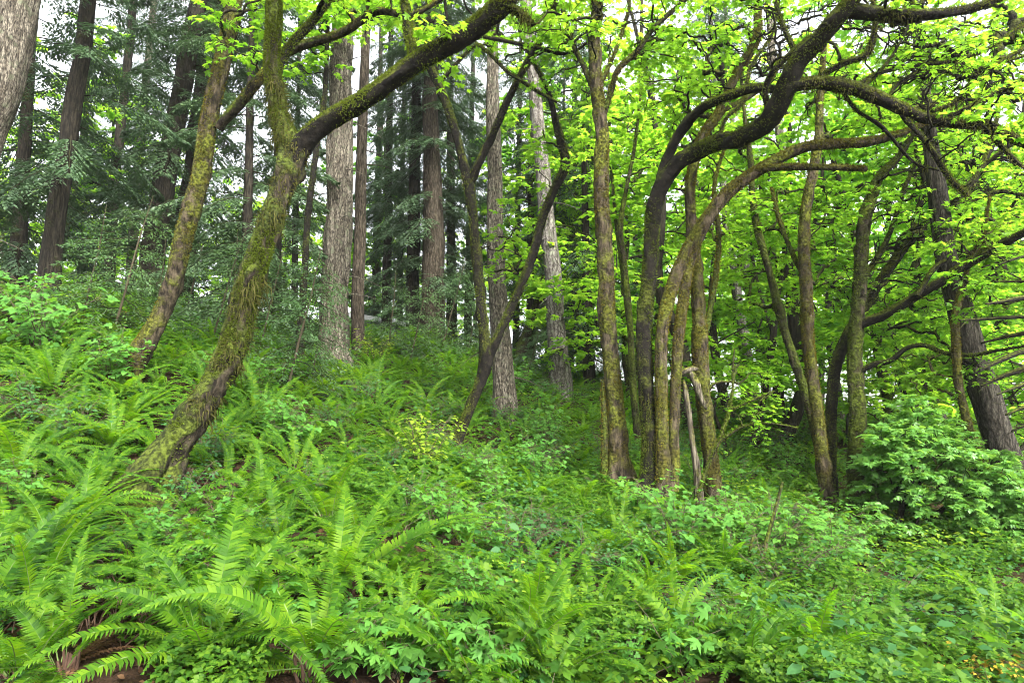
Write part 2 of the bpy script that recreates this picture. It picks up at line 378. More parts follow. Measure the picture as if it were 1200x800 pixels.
# ------------------------------------------------------------------ wood: trunks, limbs, moss
def bark_disp(amp, k=3.2, ridge=0.):
    def f(P, dirs, th):
        q = P[:, :, None] * np.array([1, 1, .8]) * k + dirs * 1.1
        n = amp * (.5 * W1(q) + .5 * W2(q * 2.6) + .5 * W3(q * 6.5) + 2. * np.clip(W2(q * 1.9 + 5) - .45, 0, 1) * (1 if not ridge else .2))
        if ridge:
            c = np.stack([np.cos(th) * 5, np.sin(th) * 5], -1)
            c = np.broadcast_to(c, P.shape[:2] + c.shape)
            z = np.broadcast_to(P[:, :, None, 2:3] * 1.4, c.shape[:-1] + (1,))
            n = n - ridge * (1 - np.abs(W3(np.concatenate([c, z], -1)))).clip(0, 1)
        return n
    return f

def wood(acc, path, step=.07, segs=14, amp=.1, k=3.2, ridge=0., m=0, crook=.45):
    q = smooth_path(path, step)
    k_ = np.clip(np.arange(len(q)) / 6., 0, 1)[:, None]
    q[:, :3] += k_ * np.stack([W1(q[:, :3] * 1.3 + 3), W2(q[:, :3] * 1.3), W3(q[:, :3] * 1.3)], 1) * np.minimum(q[:, 3:4] * crook, .06)
    V, F = tubes(q[None, :, :3], q[None, :, 3], segs, bark_disp(amp, k, ridge))
    acc.add(V, F, m=m)
    ends = np.stack([q[-1, :3]]); b = acc.n - segs
    acc.add(ends, m=m); acc.f.append((np.array([[b + i, b + (i + 1) % segs, acc.n - 1] for i in range(segs)]), m))
    return q

def hairs(acc, q, n, lmin, lmax, w=.004, out=.35, side=None, lo=0., hi=1., m=0, rng=RNG, patch=.15):
    """Moss blades and hanging strands rooted on the tube q; side<0 favours the underside."""
    K = len(q)
    s = rng.uniform(lo, hi, n) * (K - 1.001); i = s.astype(int); t = (s - i)[:, None]
    T, A, B = frames(q[None, :, :3])
    C = q[i] * (1 - t) + q[i + 1] * t
    th = rng.uniform(0, 6.283, n)[:, None]
    N = A[0, i] * np.cos(th) + B[0, i] * np.sin(th)
    if side is not None:
        keep = rng.uniform(0, 1, n) < .5 + .5 * side * N[:, 2]
        C, N = C[keep], N[keep]; n = len(C)
    keep = W3(C[:, :3] * 2.2) + .5 * W1(C[:, :3] * 7) > patch
    C, N = C[keep], N[keep]; n = len(C)
    base = C[:, :3] + N * C[:, 3:4] * .93
    clump = (W2(base * 6.) * .5 + .6).clip(.15, 1.4)
    L = (lmin + (lmax - lmin) * rng.uniform(0, 1, n) ** 2.5) * clump
    D1 = nrm(N * (out + .3) + rng.normal(0, .35, (n, 3)) - UP * .2)
    D2 = nrm(N * out * .3 - UP * 1.0 + rng.normal(0, .18, (n, 3)))
    S = nrm(np.cross(D1, N + rng.normal(0, .3, (n, 3)))) * (w * rng.uniform(.5, 1.4, n))[:, None]
    mid = base + D1 * (L * .35)[:, None]; tip = mid + D2 * (L * .65)[:, None]
    V = np.stack([base - S, base + S, mid + S * .8, mid - S * .8, tip], 1)
    o = (np.arange(n) * 5)[:, None]
    acc.add(V, o + np.array([[0, 1, 2, 3]]), o + np.array([[3, 2, 4]]), m=m)

def tufts(acc, q, n, l=.03, w=.006, up=.5, m=0, lo=0., hi=1., rng=RNG):
    """Short upright moss pile that breaks up the outline of the bark."""
    K = len(q)
    s = rng.uniform(lo, hi, n) * (K - 1.001); i = s.astype(int); t = (s - i)[:, None]
    T, A, B = frames(q[None, :, :3])
    C = q[i] * (1 - t) + q[i + 1] * t
    th = rng.uniform(0, 6.283, n)[:, None]
    N = A[0, i] * np.cos(th) + B[0, i] * np.sin(th)
    base = C[:, :3] + N * C[:, 3:4] * .95
    keep = (W1(base * 2.4) * .6 + up * N[:, 2] + .35) > rng.uniform(-.1, .8, n)
    base, N = base[keep], N[keep]; n = len(base)
    D = nrm(N + rng.normal(0, .45, (n, 3)))
    S = nrm(np.cross(D, rng.normal(0, 1, (n, 3)))) * (w * rng.uniform(.6, 1.4, n))[:, None]
    V = np.stack([base - S, base + S, base + D * (l * rng.uniform(.4, 1.5, n))[:, None]], 1)
    acc.add(V, np.arange(n * 3).reshape(-1, 3), m=m)

def path_px(rows, d0, d1=None):
    """Rows (x, y, width[, d]) in pixels to rows (X, Y, Z, radius)."""
    n = len(rows); out = []
    for i, r in enumerate(rows):
        d = r[3] if len(r) > 3 else d0 + ((d1 if d1 is not None else d0) - d0) * i / (n - 1)
        out.append(np.r_[px(r[0], r[1], d), wpx(r[2], r[0], r[1], d) / 2])
    return np.array(out)

def grow(nodes, rad, A, rt=.007, rng=RNG, wob=.07, lift=.12):
    """Greedy branching from wood nodes to the attractor points A; returns edges (E,K,3) and radii."""
    K = 7
    A = np.asarray(A)
    d = np.array([np.min(((nodes - a) ** 2).sum(1)) for a in A]); A = A[np.argsort(d)]
    n0 = len(nodes); cap = n0 + len(A) * (K - 1)
    P = np.empty((cap, 3)); P[:n0] = nodes
    own = np.full(cap, -1); cnt = n0
    E = np.empty((len(A), K, 3)); par = np.empty(len(A), int); pr = np.empty(len(A))
    t = np.linspace(0, 1, K)[:, None]
    for e, a in enumerate(A):
        v = a - P[:cnt]
        c = np.linalg.norm(v, axis=1) + .9 * np.maximum(0, -v[:, 2] + .1)
        j = int(np.argmin(c)); p0 = P[j]; L = np.linalg.norm(a - p0)
        mid = p0 * .5 + a * .5 + UP * lift * L + rng.normal(0, .10, 3) * L
        q = p0 * (1 - t) ** 2 + 2 * mid * t * (1 - t) + a * t ** 2
        q[1:-1] += rng.normal(0, wob, (K - 2, 3)) * min(L, 1.2) * .6
        E[e] = q; par[e] = own[j]; pr[e] = rad[j] if j < n0 else 9.
        P[cnt:cnt + K - 1] = q[1:]; own[cnt:cnt + K - 1] = e; cnt += K - 1
    kids = np.zeros(len(A))
    for e in range(len(A) - 1, -1, -1):
        if par[e] >= 0: kids[par[e]] += kids[e] + 1
    r0 = np.minimum(rt * (1 + kids) ** .5 * 1.15, pr * .7); r1 = np.minimum(rt * (1 + .45 * kids) ** .5, r0)
    Rd = r0[:, None] * (1 - t.T) + r1[:, None] * t.T
    return A, E, Rd

def sprays(acc, A, out_dir, n_twig, n_leaf, size, tpl, tl=(.2, .5), flat=.22, m_leaf=0, m_twig=1, rng=RNG, twig_r=.0035, up=1.0):
    """Flat layered leaf sprays at the points A, each a few twigs with opposite leaves."""
    n = len(A) * n_twig
    P0 = np.repeat(A, n_twig, 0); O = np.repeat(out_dir, n_twig, 0)
    az = rng.uniform(0, 6.283, n)
    D = nrm(np.stack([np.cos(az), np.sin(az), rng.normal(0, flat, n)], 1) + O * .7)
    L = rng.uniform(*tl, n)[:, None]
    t = np.linspace(0, 1, 4)[None, :, None]
    Q = P0[:, None] + D[:, None] * L[:, None] * t - UP * (L[:, None] * t ** 2) * .22
    acc.add(*tubes(Q, np.tile(np.linspace(twig_r, twig_r * .4, 4), (n, 1)), 3), m=m_twig)
    k = n_leaf
    s = np.tile(np.linspace(.25, 1., k), (n, 1)) + rng.normal(0, .05, (n, k)); s = s.clip(.05, 1)[..., None]
    P = P0[:, None] + D[:, None] * L[:, None] * s - UP * (L[:, None] * s ** 2) * .22
    side = nrm(np.cross(D, UP))[:, None] * (np.where(np.arange(k) % 2, 1., -1.)[None, :, None])
    LD = side * rng.uniform(.5, 1.1, (n, k, 1)) + D[:, None] * rng.uniform(.3, 1., (n, k, 1)) + rng.normal(0, .25, (n, k, 3)) - UP * rng.uniform(-.05, .5, (n, k, 1))
    N = UP * up + rng.normal(0, .38, (n, k, 3))
    S = size * rng.uniform(.55, 1.15, (n, k))
    scatter(acc, tpl, P.reshape(-1, 3), LD.reshape(-1, 3), N.reshape(-1, 3), S.ravel(), m=m_leaf)

def blob_points(blobs, rng=RNG):
    """Blobs (x, y, d, rx_px, ry_px, depth_radius, n): attractor points in pixel ellipsoids."""
    out = []
    for (x, y, d, rx, ry, rd, n) in blobs:
        n = int(n * 1.75)
        u = nrm(rng.normal(size=(n, 3))) * (rng.uniform(0, 1, (n, 1)) ** .45)
        for a, b, c in u:
            p = px(x + a * rx, y + b * ry, d + c * rd)
            g = float(ground(p[0], p[1]))
            if p[2] < g + .7: p[2] = g + rng.uniform(.8, 1.8)
            out.append(p)
    return out

def broadleaf(name, label, trunk, d, limbs=(), blobs=(), bark='bark_moss', limb_bark=None, leaf='maple', moss='moss', size=.13, near=True,
              segs=18, amp=.10, fuzz=0, strands=0, strand_len=.12, tw=(5, 8), pts=None, rt=.008, cat='tree', group=None, step=.06, flare=None, stubs=0, slim=.66, bare=()):
    tp = path_px(trunk, d) if not isinstance(trunk, np.ndarray) else trunk.copy()
    tp[:, 3] *= slim if not isinstance(trunk, np.ndarray) else 1
    base = tp[0, :3].copy(); g = float(ground(base[0], base[1]))
    if base[2] > g - .05:
        dirn = nrm(tp[0, :3] - tp[1, :3]); drop = (base[2] - g + .15)
        tp = np.vstack([np.r_[base + np.array([dirn[0] * .3 * drop, dirn[1] * .3 * drop, -drop]), tp[0, 3] * 1.35], tp])
    root = thing(name, label, cat, (base[0], base[1], g), group)
    org = np.array(root.location)
    a = Acc(); q = wood(a, tp, step, segs, amp * 1.35)
    if near:
        r0 = tp[-1 if len(tp) < 3 else 1, 3]; nr = int(RNG.integers(5, 8)); c0 = q[np.argmin(np.abs(q[:, 2] - (g + .02)))]; c1 = q[np.argmin(np.abs(q[:, 2] - (g + r0 * 2.6)))]
        for k in range(nr):
            an = k * 6.283 / nr + RNG.normal(0, .3); D = np.array([math.cos(an), math.sin(an), 0]); R_ = r0 * RNG.uniform(2.0, 3.6)
            rows = [np.r_[c1[:3] + D * r0 * .3 + UP * r0 * RNG.uniform(-.3, .5), r0 * .4], np.r_[c0[:3] * .65 + c1[:3] * .35 + D * r0 * .75, r0 * .45]]
            for f, rr in ((.55, .36), (.85, .24), (1.25, .08)):
                e = c0[:3] + D * R_ * f; rows.append(np.r_[e[0], e[1], float(ground(e[0], e[1])) + r0 * (.15 - .35 * (f > 1)), r0 * rr])
            wood(a, np.array(rows), .05, 10, amp * 1.3)
    if stubs:
        i = RNG.integers(5, len(q) - 4, stubs)
        az = RNG.uniform(0, 6.28, stubs); L = RNG.uniform(.1, .45, stubs)[:, None, None]
        D = np.stack([np.cos(az), np.sin(az), RNG.normal(.1, .2, stubs)], 1)[:, None]
        t = np.linspace(0, 1, 4)[None, :, None]
        a.add(*tubes(q[i, None, :3] + D * (q[i, 3] * .8)[:, None, None] + D * L * t, np.tile(np.linspace(.012, .003, 4), (stubs, 1)), 4))
    tr = a.build('trunk', MT[bark], root, org)
    nodes, rad = [q[3:, :3]], [q[3:, 3]]
    woods = [(tr, q)]
    for lm in limbs:
        lp = path_px(lm[0], *lm[1:]); lp[:, 3] *= slim
        a = Acc(); ql = wood(a, lp, step, max(8, segs - 6), amp * 1.25)
        woods.append((a.build('limb', MT[limb_bark or bark], root, org), ql))
        nodes.append(ql[2:, :3]); rad.append(ql[2:, 3])
    if fuzz or strands:
        for o, ql in woods:
            a = Acc(); Lq = np.linalg.norm(np.diff(ql[:, :3], axis=0), axis=1).sum()
            r = float(ql[:, 3].mean())
            nf, ns = int(fuzz * Lq * r * 8), int(strands * Lq * r * 8)
            if nf: tufts(a, ql, int(nf * 2.4), .022, .007, m=0)
            if ns: hairs(a, ql, ns, .04, strand_len, .0055, side=-.5, m=1)
            if a.f: a.build('moss_clumps', [MT[moss if moss != 'moss' else 'moss_green'], MT['moss']], o, org)
    crown = None
    A = list(pts) if pts is not None else []
    A += blob_points(blobs)
    if len(A):
        A, E, Rd = grow(np.vstack(nodes), np.concatenate(rad), A, rt)
        a = Acc(); a.add(*tubes(E, Rd, 6 if near else 4), m=1)
        od = E[:, -1] - E[:, -2]; od[:, 2] *= .3; od = nrm(od)
        size = size * .72 if near else size
        sprays(a, A, od, tw[0], tw[1], size, MAPLE if near else MAPLE_S)
        # a few more leaves back along the branch
        mid = E[:, 4] + RNG.normal(0, .05, (len(E), 3))
        sprays(a, mid, od, max(1, tw[0] // 3), tw[1], size, MAPLE if near else MAPLE_S)
        nodes.append(E[:, 2:].reshape(-1, 3)); rad.append(Rd[:, 2:].ravel())
        crown = a
    if len(bare):                                           # leafless mossy branches among the leaves
        B, E, Rd = grow(np.vstack(nodes[:len(limbs) + 1]), np.concatenate(rad[:len(limbs) + 1]), blob_points(bare), .0085, wob=.075, lift=.05)
        a = crown; a.add(*tubes(E, np.maximum(Rd, .006), 6), m=2)
        k = 3; P0 = np.repeat(E[:, 3:6].reshape(-1, 3), 1, 0); n = len(P0)
        D = nrm(RNG.normal(0, 1, (n, 3)) * [1, 1, .7]); L = RNG.uniform(.12, .45, (n, 1, 1)); t = np.linspace(0, 1, 5)[None, :, None]
        Q = P0[:, None] + D[:, None] * L * t; Q[:, 1:] += RNG.normal(0, .010, (n, 4, 3)); a.add(*tubes(Q, np.tile(np.linspace(.0065, .0025, 5), (n, 1)), 4), m=2)
    if crown is not None: crown.build('crown', [MT[leaf], MT[limb_bark or bark], MT['bark_limb']], root, org)
    return root

# ------------------------------------------------------------------ conifers
def needle_branches(acc, base, D, L, rng, droop=.35, gap=.085, tw=.42, st=.085, m=0, mb=1, r=.014):
    """Drooping branches with flat pinnate sprays. base (n,3), D (n,3) unit, L (n,)."""
    n = len(base); K = 8
    t = np.linspace(0, 1, K)[None, :, None]
    C = base[:, None] + D[:, None] * L[:, None, None] * t - UP * (L[:, None, None] * droop) * t ** 1.8
    C[:, 1:-1] += rng.normal(0, .02, (n, K - 2, 3))
    acc.add(*tubes(C, np.linspace(1, .15, K)[None] * (r * (L / 2) ** .5)[:, None] + .001, 4), m=mb)
    for b in range(n):
        m_ = max(5, int(L[b] / gap))
        s = np.linspace(.12, 1, m_); f = s * (K - 1.001); i = f.astype(int); u = (f - i)[:, None]
        p = C[b, i] * (1 - u) + C[b, i + 1] * u
        T = nrm(C[b, i + 1] - C[b, i]); S = nrm(np.cross(T, UP))
        ln = tw * min(1, L[b] / 1.6 + .25) * np.sin((s * .88 + .12) * math.pi) ** .7 * rng.uniform(.6, 1.15, m_)
        for sg in (-1, 1):
            TD = nrm(S * sg * .85 + T * .75 - UP * rng.uniform(.05, .5, (m_, 1)) + rng.normal(0, .12, (m_, 3)))
            k = np.maximum(3, (ln.max() / .055).astype(int))
            w = np.linspace(.15, 1, k)[None, :, None]
            Q = p[:, None] + TD[:, None] * ln[:, None, None] * w - UP * (ln[:, None, None] * .25) * w ** 2
            S2 = nrm(np.cross(TD, UP))[:, None] * np.where(np.arange(k) % 2, 1., -1.)[None, :, None]
            QD = TD[:, None] * .8 + S2 * .65 - UP * .15 + rng.normal(0, .12, (m_, k, 3))
            N = UP + rng.normal(0, .3, (m_, k, 3))
            scatter(acc, STRIP, Q.reshape(-1, 3), QD.reshape(-1, 3), N.reshape(-1, 3), st * rng.uniform(.7, 1.2, m_ * k), m=m)

def conifer_crown_mesh(name, H, z0, Lmax, nb, seed, taper=.6, leafmat='needle', **kw):
    rng = np.random.default_rng(seed); a = Acc()
    z = np.sort(rng.uniform(z0, H, nb)); az = np.arange(nb) * 2.399 + rng.normal(0, .4, nb)
    L = Lmax * (1 - taper * (z - z0) / (H - z0)) * rng.uniform(.55, 1.1, nb)
    D = nrm(np.stack([np.cos(az), np.sin(az), rng.normal(.02, .12, nb)], 1))
    base = np.stack([0 * z, 0 * z, z], 1) + D * np.array([1, 1, 0]) * .03
    needle_branches(a, base, D, L, rng, **kw)
    return a.data(name, [MT[leafmat], MT['bark_dark']])
CONE = [conifer_crown_mesh('crown', 11, .2, 2.4, 54, 100 + i, .4, st=.115, tw=.55, gap=.075, droop=.5) for i in range(4)]
CONE_HIGH = [conifer_crown_mesh('crown', 10, 0, 3.0, 70, 200 + i, .85, st=.16, tw=.6, gap=.14) for i in range(2)]
SAPL = [conifer_crown_mesh('foliage', 1.9, .15, 1.0, 60, 300 + i, .6, 'needle_young', st=.055, tw=.24, gap=.05, droop=.3, r=.008) for i in range(4)]

def conifer(label, trunk, d, bark='bark_fir', crowns=(), segs=26, ridge=.12, stubs=0, name='conifer', cat='tree', group=None, amp=.04, step=.1, top=True):
    """crowns: rows (mesh, height above the base, scale, turn)."""
    tp = path_px(trunk, d)
    base = tp[0, :3]; g = float(ground(base[0], base[1]))
    tp = np.vstack([np.r_[base[0], base[1], min(base[2], g) - .25, tp[0, 3] * 1.15], tp])
    if top:                                                # the stem goes on above the frame
        dv = nrm(tp[-1, :3] - tp[-3, :3]) * np.array([.6, .6, 1])
        tp = np.vstack([tp, np.r_[tp[-1, :3] + dv * 5, tp[-1, 3] * .7], np.r_[tp[-1, :3] + dv * 11, .03]])
    root = thing(name, label, cat, (base[0], base[1], g), group); org = np.array(root.location)
    a = Acc(); q = wood(a, tp, step, segs, amp, 1.6, ridge, crook=.1)
    if stubs:
        i = RNG.integers(8, len(q) * 2 // 3, stubs)
        az = RNG.uniform(2.6, 6.8, stubs); L = RNG.uniform(.12, .8, stubs)[:, None, None]
        D = np.stack([np.cos(az), np.sin(az), RNG.normal(-.05, .2, stubs)], 1)[:, None]
        t = np.linspace(0, 1, 5)[None, :, None]
        Pt = q[i, None, :3] + D * (q[i, 3] * .8)[:, None, None] + D * L * t - UP * (L * .25) * t ** 2
        a.add(*tubes(Pt, np.tile(np.linspace(.016, .004, 5), (stubs, 1)), 5))
    a.build('trunk', MT[bark], root, org)
    for (me, h, s, turn) in crowns:
        k = int(np.argmin(np.abs(q[:, 2] - (g + h))))
        o = link('crown', me, root)
        o.location = tuple(q[k, :3] - org); o.scale = (s, s, s)
        ax = Vector(q[min(k + 30, len(q) - 1), :3] - q[k, :3])
        o.rotation_euler = (ax.to_track_quat('Z', 'Y').to_matrix() @ Matrix.Rotation(turn, 3, 'Z')).to_euler()
    return root
# ------------------------------------------------------------------ the named trees
def big_trees():
    # maple leaning over the slope, forked, with hanging moss
    broadleaf('maple_tree', 'leaning mossy maple with a forked trunk and shaggy strands hanging from its thick limb',
        [(168, 600, 92, 6.3), (185, 566, 76), (206, 535, 60), (238, 478, 50), (278, 400, 45), (310, 300, 39), (329, 235, 39), (345, 188, 46), (329, 142, 31),
         (320, 80, 27), (322, 10, 24), (318, -70, 22), (296, -190, 15)], 6.5,
        [([(342, 200, 30, 6.5), (352, 180, 36, 6.48), (385, 146, 33, 6.4), (430, 113, 31, 6.3), (480, 77, 33, 6.2), (540, 45, 36, 6.1), (585, 5, 35, 6.0), (640, -55, 26, 5.9), (730, -130, 14, 5.8)], 6.4),
         ([(321, 92, 14), (340, 56, 13), (362, 32, 13), (385, 0, 12), (405, -50, 9)], 6.5, 6.8),
         ([(487, 82, 17), (480, 45, 16), (474, 8, 14), (470, -40, 10)], 6.2, 6.4),
         ([(590, 5, 20), (612, 18, 12), (624, 30, 6)], 6.0, 6.0)],
        [(380, -60, 6.6, 160, 60, 1.0, 26), (490, 40, 6.5, 60, 35, .6, 3), (640, -70, 5.9, 90, 40, .8, 14), (700, 20, 6.3, 40, 25, .5, 3)],
        bark='bark_moss', limb_bark='bark_limb', fuzz=5200, strands=3600, strand_len=.3, segs=26, amp=.13, size=.12, tw=(3, 6), step=.035)
    broadleaf('maple_tree', 'slanting ochre mossy maple standing uphill of the forked leaning one',
        [(148, 436, 46), (165, 405, 36), (190, 365, 31), (210, 318, 30), (222, 250, 30), (238, 180, 29), (254, 110, 28), (266, 45, 27), (275, 0, 24), (292, -90, 19), (300, -220, 10)], 9.0,
        [([(256, 150, 18), (280, 120, 18), (305, 90, 17), (345, 58, 16), (400, 38, 14), (440, 15, 13), (480, 18, 9), (530, -10, 5)], 9.0, 8.0)],
        [(290, 30, 8.7, 40, 60, .8, 6), (330, -70, 8.6, 130, 60, 1.5, 30), (440, -20, 8.2, 60, 40, .8, 10)], bark='bark_ochre', limb_bark='bark_moss', fuzz=1500, strands=500, moss='moss_ochre', segs=20, size=.13, tw=(3, 6), step=.05)
    # V-shaped dark maple in the middle
    broadleaf('maple_tree', 'slender dark maple splitting low into a V on a bent mossy foot',
        [(534, 526, 26), (545, 497, 18), (556, 468, 17), (566, 440, 18), (571, 415, 21), (568, 390, 18), (563, 350, 17), (558, 300, 17), (554, 255, 16), (548, 213, 20), (540, 180, 15), (527, 135, 14),
         (512, 95, 13), (495, 62, 13), (482, 25, 12), (474, -20, 10), (466, -90, 6)], 11,
        [([(570, 425, 16), (590, 382, 15), (606, 345, 15), (622, 300, 15), (636, 255, 15), (650, 220, 15), (662, 192, 17), (656, 165, 15), (648, 135, 11), (640, 105, 8), (618, 60, 5)], 11, 10.4),
         ([(549, 218, 14), (562, 190, 14), (578, 158, 13), (592, 125, 13), (608, 92, 12), (628, 55, 13), (642, 20, 14), (650, -20, 12), (660, -90, 7)], 11, 10),
         ([(553, 40, 6), (580, 47, 7), (620, 55, 7), (665, 63, 6), (700, 42, 4)], 10.2, 9.8), ([(514, 98, 7), (555, 55, 6), (570, 60, 6), (595, 85, 6), (625, 105, 6), (652, 120, 4)], 11, 10)],
        [(470, 20, 11.3, 70, 45, 1.2, 12), (600, 30, 11, 70, 50, 1, 12), (600, 290, 12, 30, 60, .8, 8), (640, 180, 10.8, 30, 40, .7, 5), (560, -60, 10.5, 150, 50, 1.5, 25)],
        bare=[(610, 60, 10.5, 70, 60, 1, 12)], bark='bark_limb', limb_bark='bark_limb', fuzz=1800, strands=700, segs=14, amp=.14, size=.13, tw=(4, 6), step=.05)
    # straight mossy maple in the middle
    broadleaf('maple_tree', 'upright mossy maple with a dark split snag against its foot',
        [(727, 570, 56), (723, 545, 36), (720, 500, 30), (716, 430, 28), (713, 360, 27), (711, 290, 26), (706, 220, 24), (703, 150, 22), (699, 80, 21), (698, 20, 19), (700, -50, 16), (704, -160, 10)], 9.5,
        [([(704, 145, 11), (716, 105, 9), (725, 80, 9), (745, 62, 9), (765, 35, 8), (790, 12, 7), (815, -8, 4)], 9.5, 9.2), ([(700, 112, 10), (683, 75, 9), (668, 45, 9), (658, 10, 8), (648, -40, 5)], 9.5, 9.8),
         ([(703, 100, 7), (722, 60, 6), (735, 20, 5), (740, -10, 4)], 9.5, 9.9), ([(712, 575, 20), (708, 545, 14), (707, 500, 11), (706, 445, 5)], 9.45, 9.5)],
        [(690, -40, 9.5, 130, 55, 1.6, 36), (760, 50, 9.8, 50, 40, .8, 8), (650, 60, 10, 40, 50, .8, 7)], bare=[(700, 30, 9.6, 100, 50, 1, 20)], bark='bark_ochre', limb_bark='bark_moss', fuzz=2000, strands=600, moss='moss_ochre', segs=22, amp=.13, size=.13, tw=(4, 6), step=.05)
    broadleaf('maple_tree', 'thin mossy maple rising close behind the upright mossy maple',
        [(749, 516, 14), (743, 450, 12), (738, 380, 11), (731, 310, 10), (727, 270, 9), (735, 220, 7), (742, 180, 6), (752, 100, 4)], 13, [([(738, 385, 8), (730, 330, 7), (722, 260, 6), (716, 200, 4)], 13, 13.4)],
        [(740, 190, 13.4, 60, 90, 1.2, 26)], bark='bark_moss', fuzz=800, segs=12, near=False, size=.14, tw=(4, 6), step=.08)
    # clump on the right of the middle, with the great arching limbs
    broadleaf('maple_tree', 'maple whose trunk bends into a massive dark arching limb near the slope top',
        [(754, 596, 46), (757, 560, 31), (758, 500, 27), (757, 430, 26), (758, 360, 26), (762, 300, 26), (766, 250, 26), (776, 215, 27, 8.9), (797, 190, 27, 8.7), (833, 171, 29, 8.4), (868, 160, 31, 8.0), (897, 141, 33, 7.7),
         (914, 112, 33, 7.5), (931, 75, 31, 7.3), (957, 47, 29, 7.1), (985, 14, 27, 6.9), (1025, -30, 22, 6.7), (1080, -80, 12, 6.5)], 9,
        [([(768, 240, 18, 8.95), (778, 195, 17, 8.9), (795, 158, 17, 8.7), (820, 130, 16, 8.4), (850, 114, 15, 8), (885, 103, 14, 7.7), (918, 108, 14, 7.5)], 9),
         ([(924, 102, 22), (955, 98, 22), (1000, 103, 22), (1040, 118, 20), (1080, 138, 19), (1120, 146, 17), (1160, 148, 16), (1205, 168, 14), (1270, 195, 8)], 7.4, 6.8),
         ([(968, 35, 24), (990, 12, 26), (1030, 15, 22), (1070, 18, 20), (1110, 16, 17), (1150, 6, 13), (1185, -10, 9), (1230, -35, 5)], 7.0, 6.6),
         ([(900, 128, 11), (896, 106, 10), (905, 84, 10), (926, 64, 9), (952, 42, 9)], 7.6, 7.2),
         ([(1055, 128, 9), (1062, 140, 9), (1086, 170, 9), (1112, 210, 9), (1134, 230, 7)], 7.2, 7.0),
         ([(1118, 147, 7), (1150, 120, 9), (1180, 100, 10), (1215, 88, 9)], 7.0, 6.8), ([(938, 72, 9), (922, 40, 8), (910, 5, 7), (900, -40, 5)], 7.3, 7.6), ([(1080, 140, 9), (1112, 136, 10), (1156, 116, 10), (1205, 92, 10), (1260, 70, 6)], 7.1, 6.8), ([(1092, 131, 7), (1120, 118, 8), (1147, 94, 8), (1182, 66, 7), (1215, 50, 5)], 7.3, 7.4),
         ([(950, 99, 7), (975, 82, 9), (995, 72, 10), (1018, 62, 10), (1026, 30, 8), (1022, 0, 5)], 7.4, 7.2), ([(1000, 104, 7), (1030, 86, 7), (1075, 76, 7), (1120, 70, 6), (1165, 52, 5), (1210, 20, 3)], 7.2, 7.5), ([(1040, 118, 6), (1056, 96, 7), (1090, 84, 7), (1140, 80, 6), (1200, 66, 4)], 7.2, 7.6),
         ([(985, 102, 6), (1003, 128, 6), (1035, 150, 6), (1070, 190, 5), (1100, 200, 3)], 7.3, 7.6), ([(1150, 147, 8), (1172, 170, 8), (1198, 195, 7), (1230, 205, 5)], 6.9, 6.7), ([(842, 168, 7), (850, 140, 6), (872, 118, 6), (880, 80, 5), (905, 40, 4), (912, 0, 3)], 8.3, 8.6),
         ([(1010, 104, 6), (1035, 80, 5), (1060, 40, 4), (1070, 0, 3)], 7.2, 7.4)],
        [(1010, -50, 7.4, 150, 60, 1.4, 36), (1080, 60, 7.8, 100, 50, .9, 26), (880, -20, 8.4, 70, 60, 1, 18), (1190, 20, 9, 80, 50, 1, 24), (1170, 120, 7.2, 60, 60, .7, 14), (830, 60, 8.8, 50, 50, .9, 12)],
        bare=[(1000, 30, 7.6, 150, 70, 1, 40), (1130, 110, 7.4, 90, 70, 1, 30), (1070, 40, 8.6, 140, 60, 1.2, 24)], bark='bark_limb', limb_bark='bark_limb', fuzz=2000, strands=3000, strand_len=.16, segs=22, amp=.12, size=.11, tw=(3, 6), step=.04, rt=.009)
    broadleaf('maple_tree', 'twin stemmed ochre maple with a low arching mossy limb and a blunt broken branch',
        [(778, 598, 38), (776, 560, 27), (774, 520, 22), (774, 470, 20), (777, 400, 20), (785, 350, 22), (801, 306, 25), (828, 262, 24), (850, 232, 22), (875, 208, 20), (905, 188, 19), (940, 172, 18), (980, 167, 17), (1020, 164, 15), (1055, 155, 12), (1095, 138, 6)], 8.85,
        [([(788, 575, 20), (788, 500, 17), (793, 430, 17), (799, 370, 18), (807, 315, 18), (818, 284, 14)], 8.9, 8.85), ([(888, 200, 11), (905, 196, 11), (925, 194, 11), (965, 195, 11), (1000, 197, 10), (1015, 198, 9)], 8.8, 8.2)],
        [(1070, 120, 10.2, 60, 40, .8, 12)], bark='bark_ochre', limb_bark='bark_ochre', fuzz=2200, strands=600, moss='moss_ochre', segs=20, amp=.12, size=.12, tw=(3, 6), step=.045)
    broadleaf('maple_tree', 'stout ochre maple with rounded moss burrs beside the pale broken snag',
        [(836, 598, 42), (833, 560, 28), (831, 500, 26), (826, 430, 27), (820, 370, 24), (815, 320, 22), (811, 270, 19), (808, 215, 17), (822, 165, 16), (846, 130, 16), (864, 85, 15), (886, 45, 14), (889, 10, 12), (892, -70, 7)], 9.3,
        [([(824, 410, 10), (838, 330, 9), (842, 280, 8), (836, 220, 6), (850, 170, 4)], 9.3, 10), ([(847, 130, 8), (880, 112, 8), (905, 90, 6), (915, 60, 4)], 9.3, 9.9)],
        [(860, -40, 9.8, 110, 60, 1.6, 30), (800, 100, 10, 60, 60, 1, 14), (850, 250, 10.6, 40, 60, .8, 9), (870, 440, 9.6, 26, 20, .4, 6)], bare=[(880, 60, 10, 80, 60, 1, 26), (820, 130, 10, 60, 60, 1, 12)], bark='bark_ochre', limb_bark='bark_moss', fuzz=2000, strands=500, moss='moss_ochre', segs=20, amp=.15, size=.13, tw=(4, 6), step=.05)
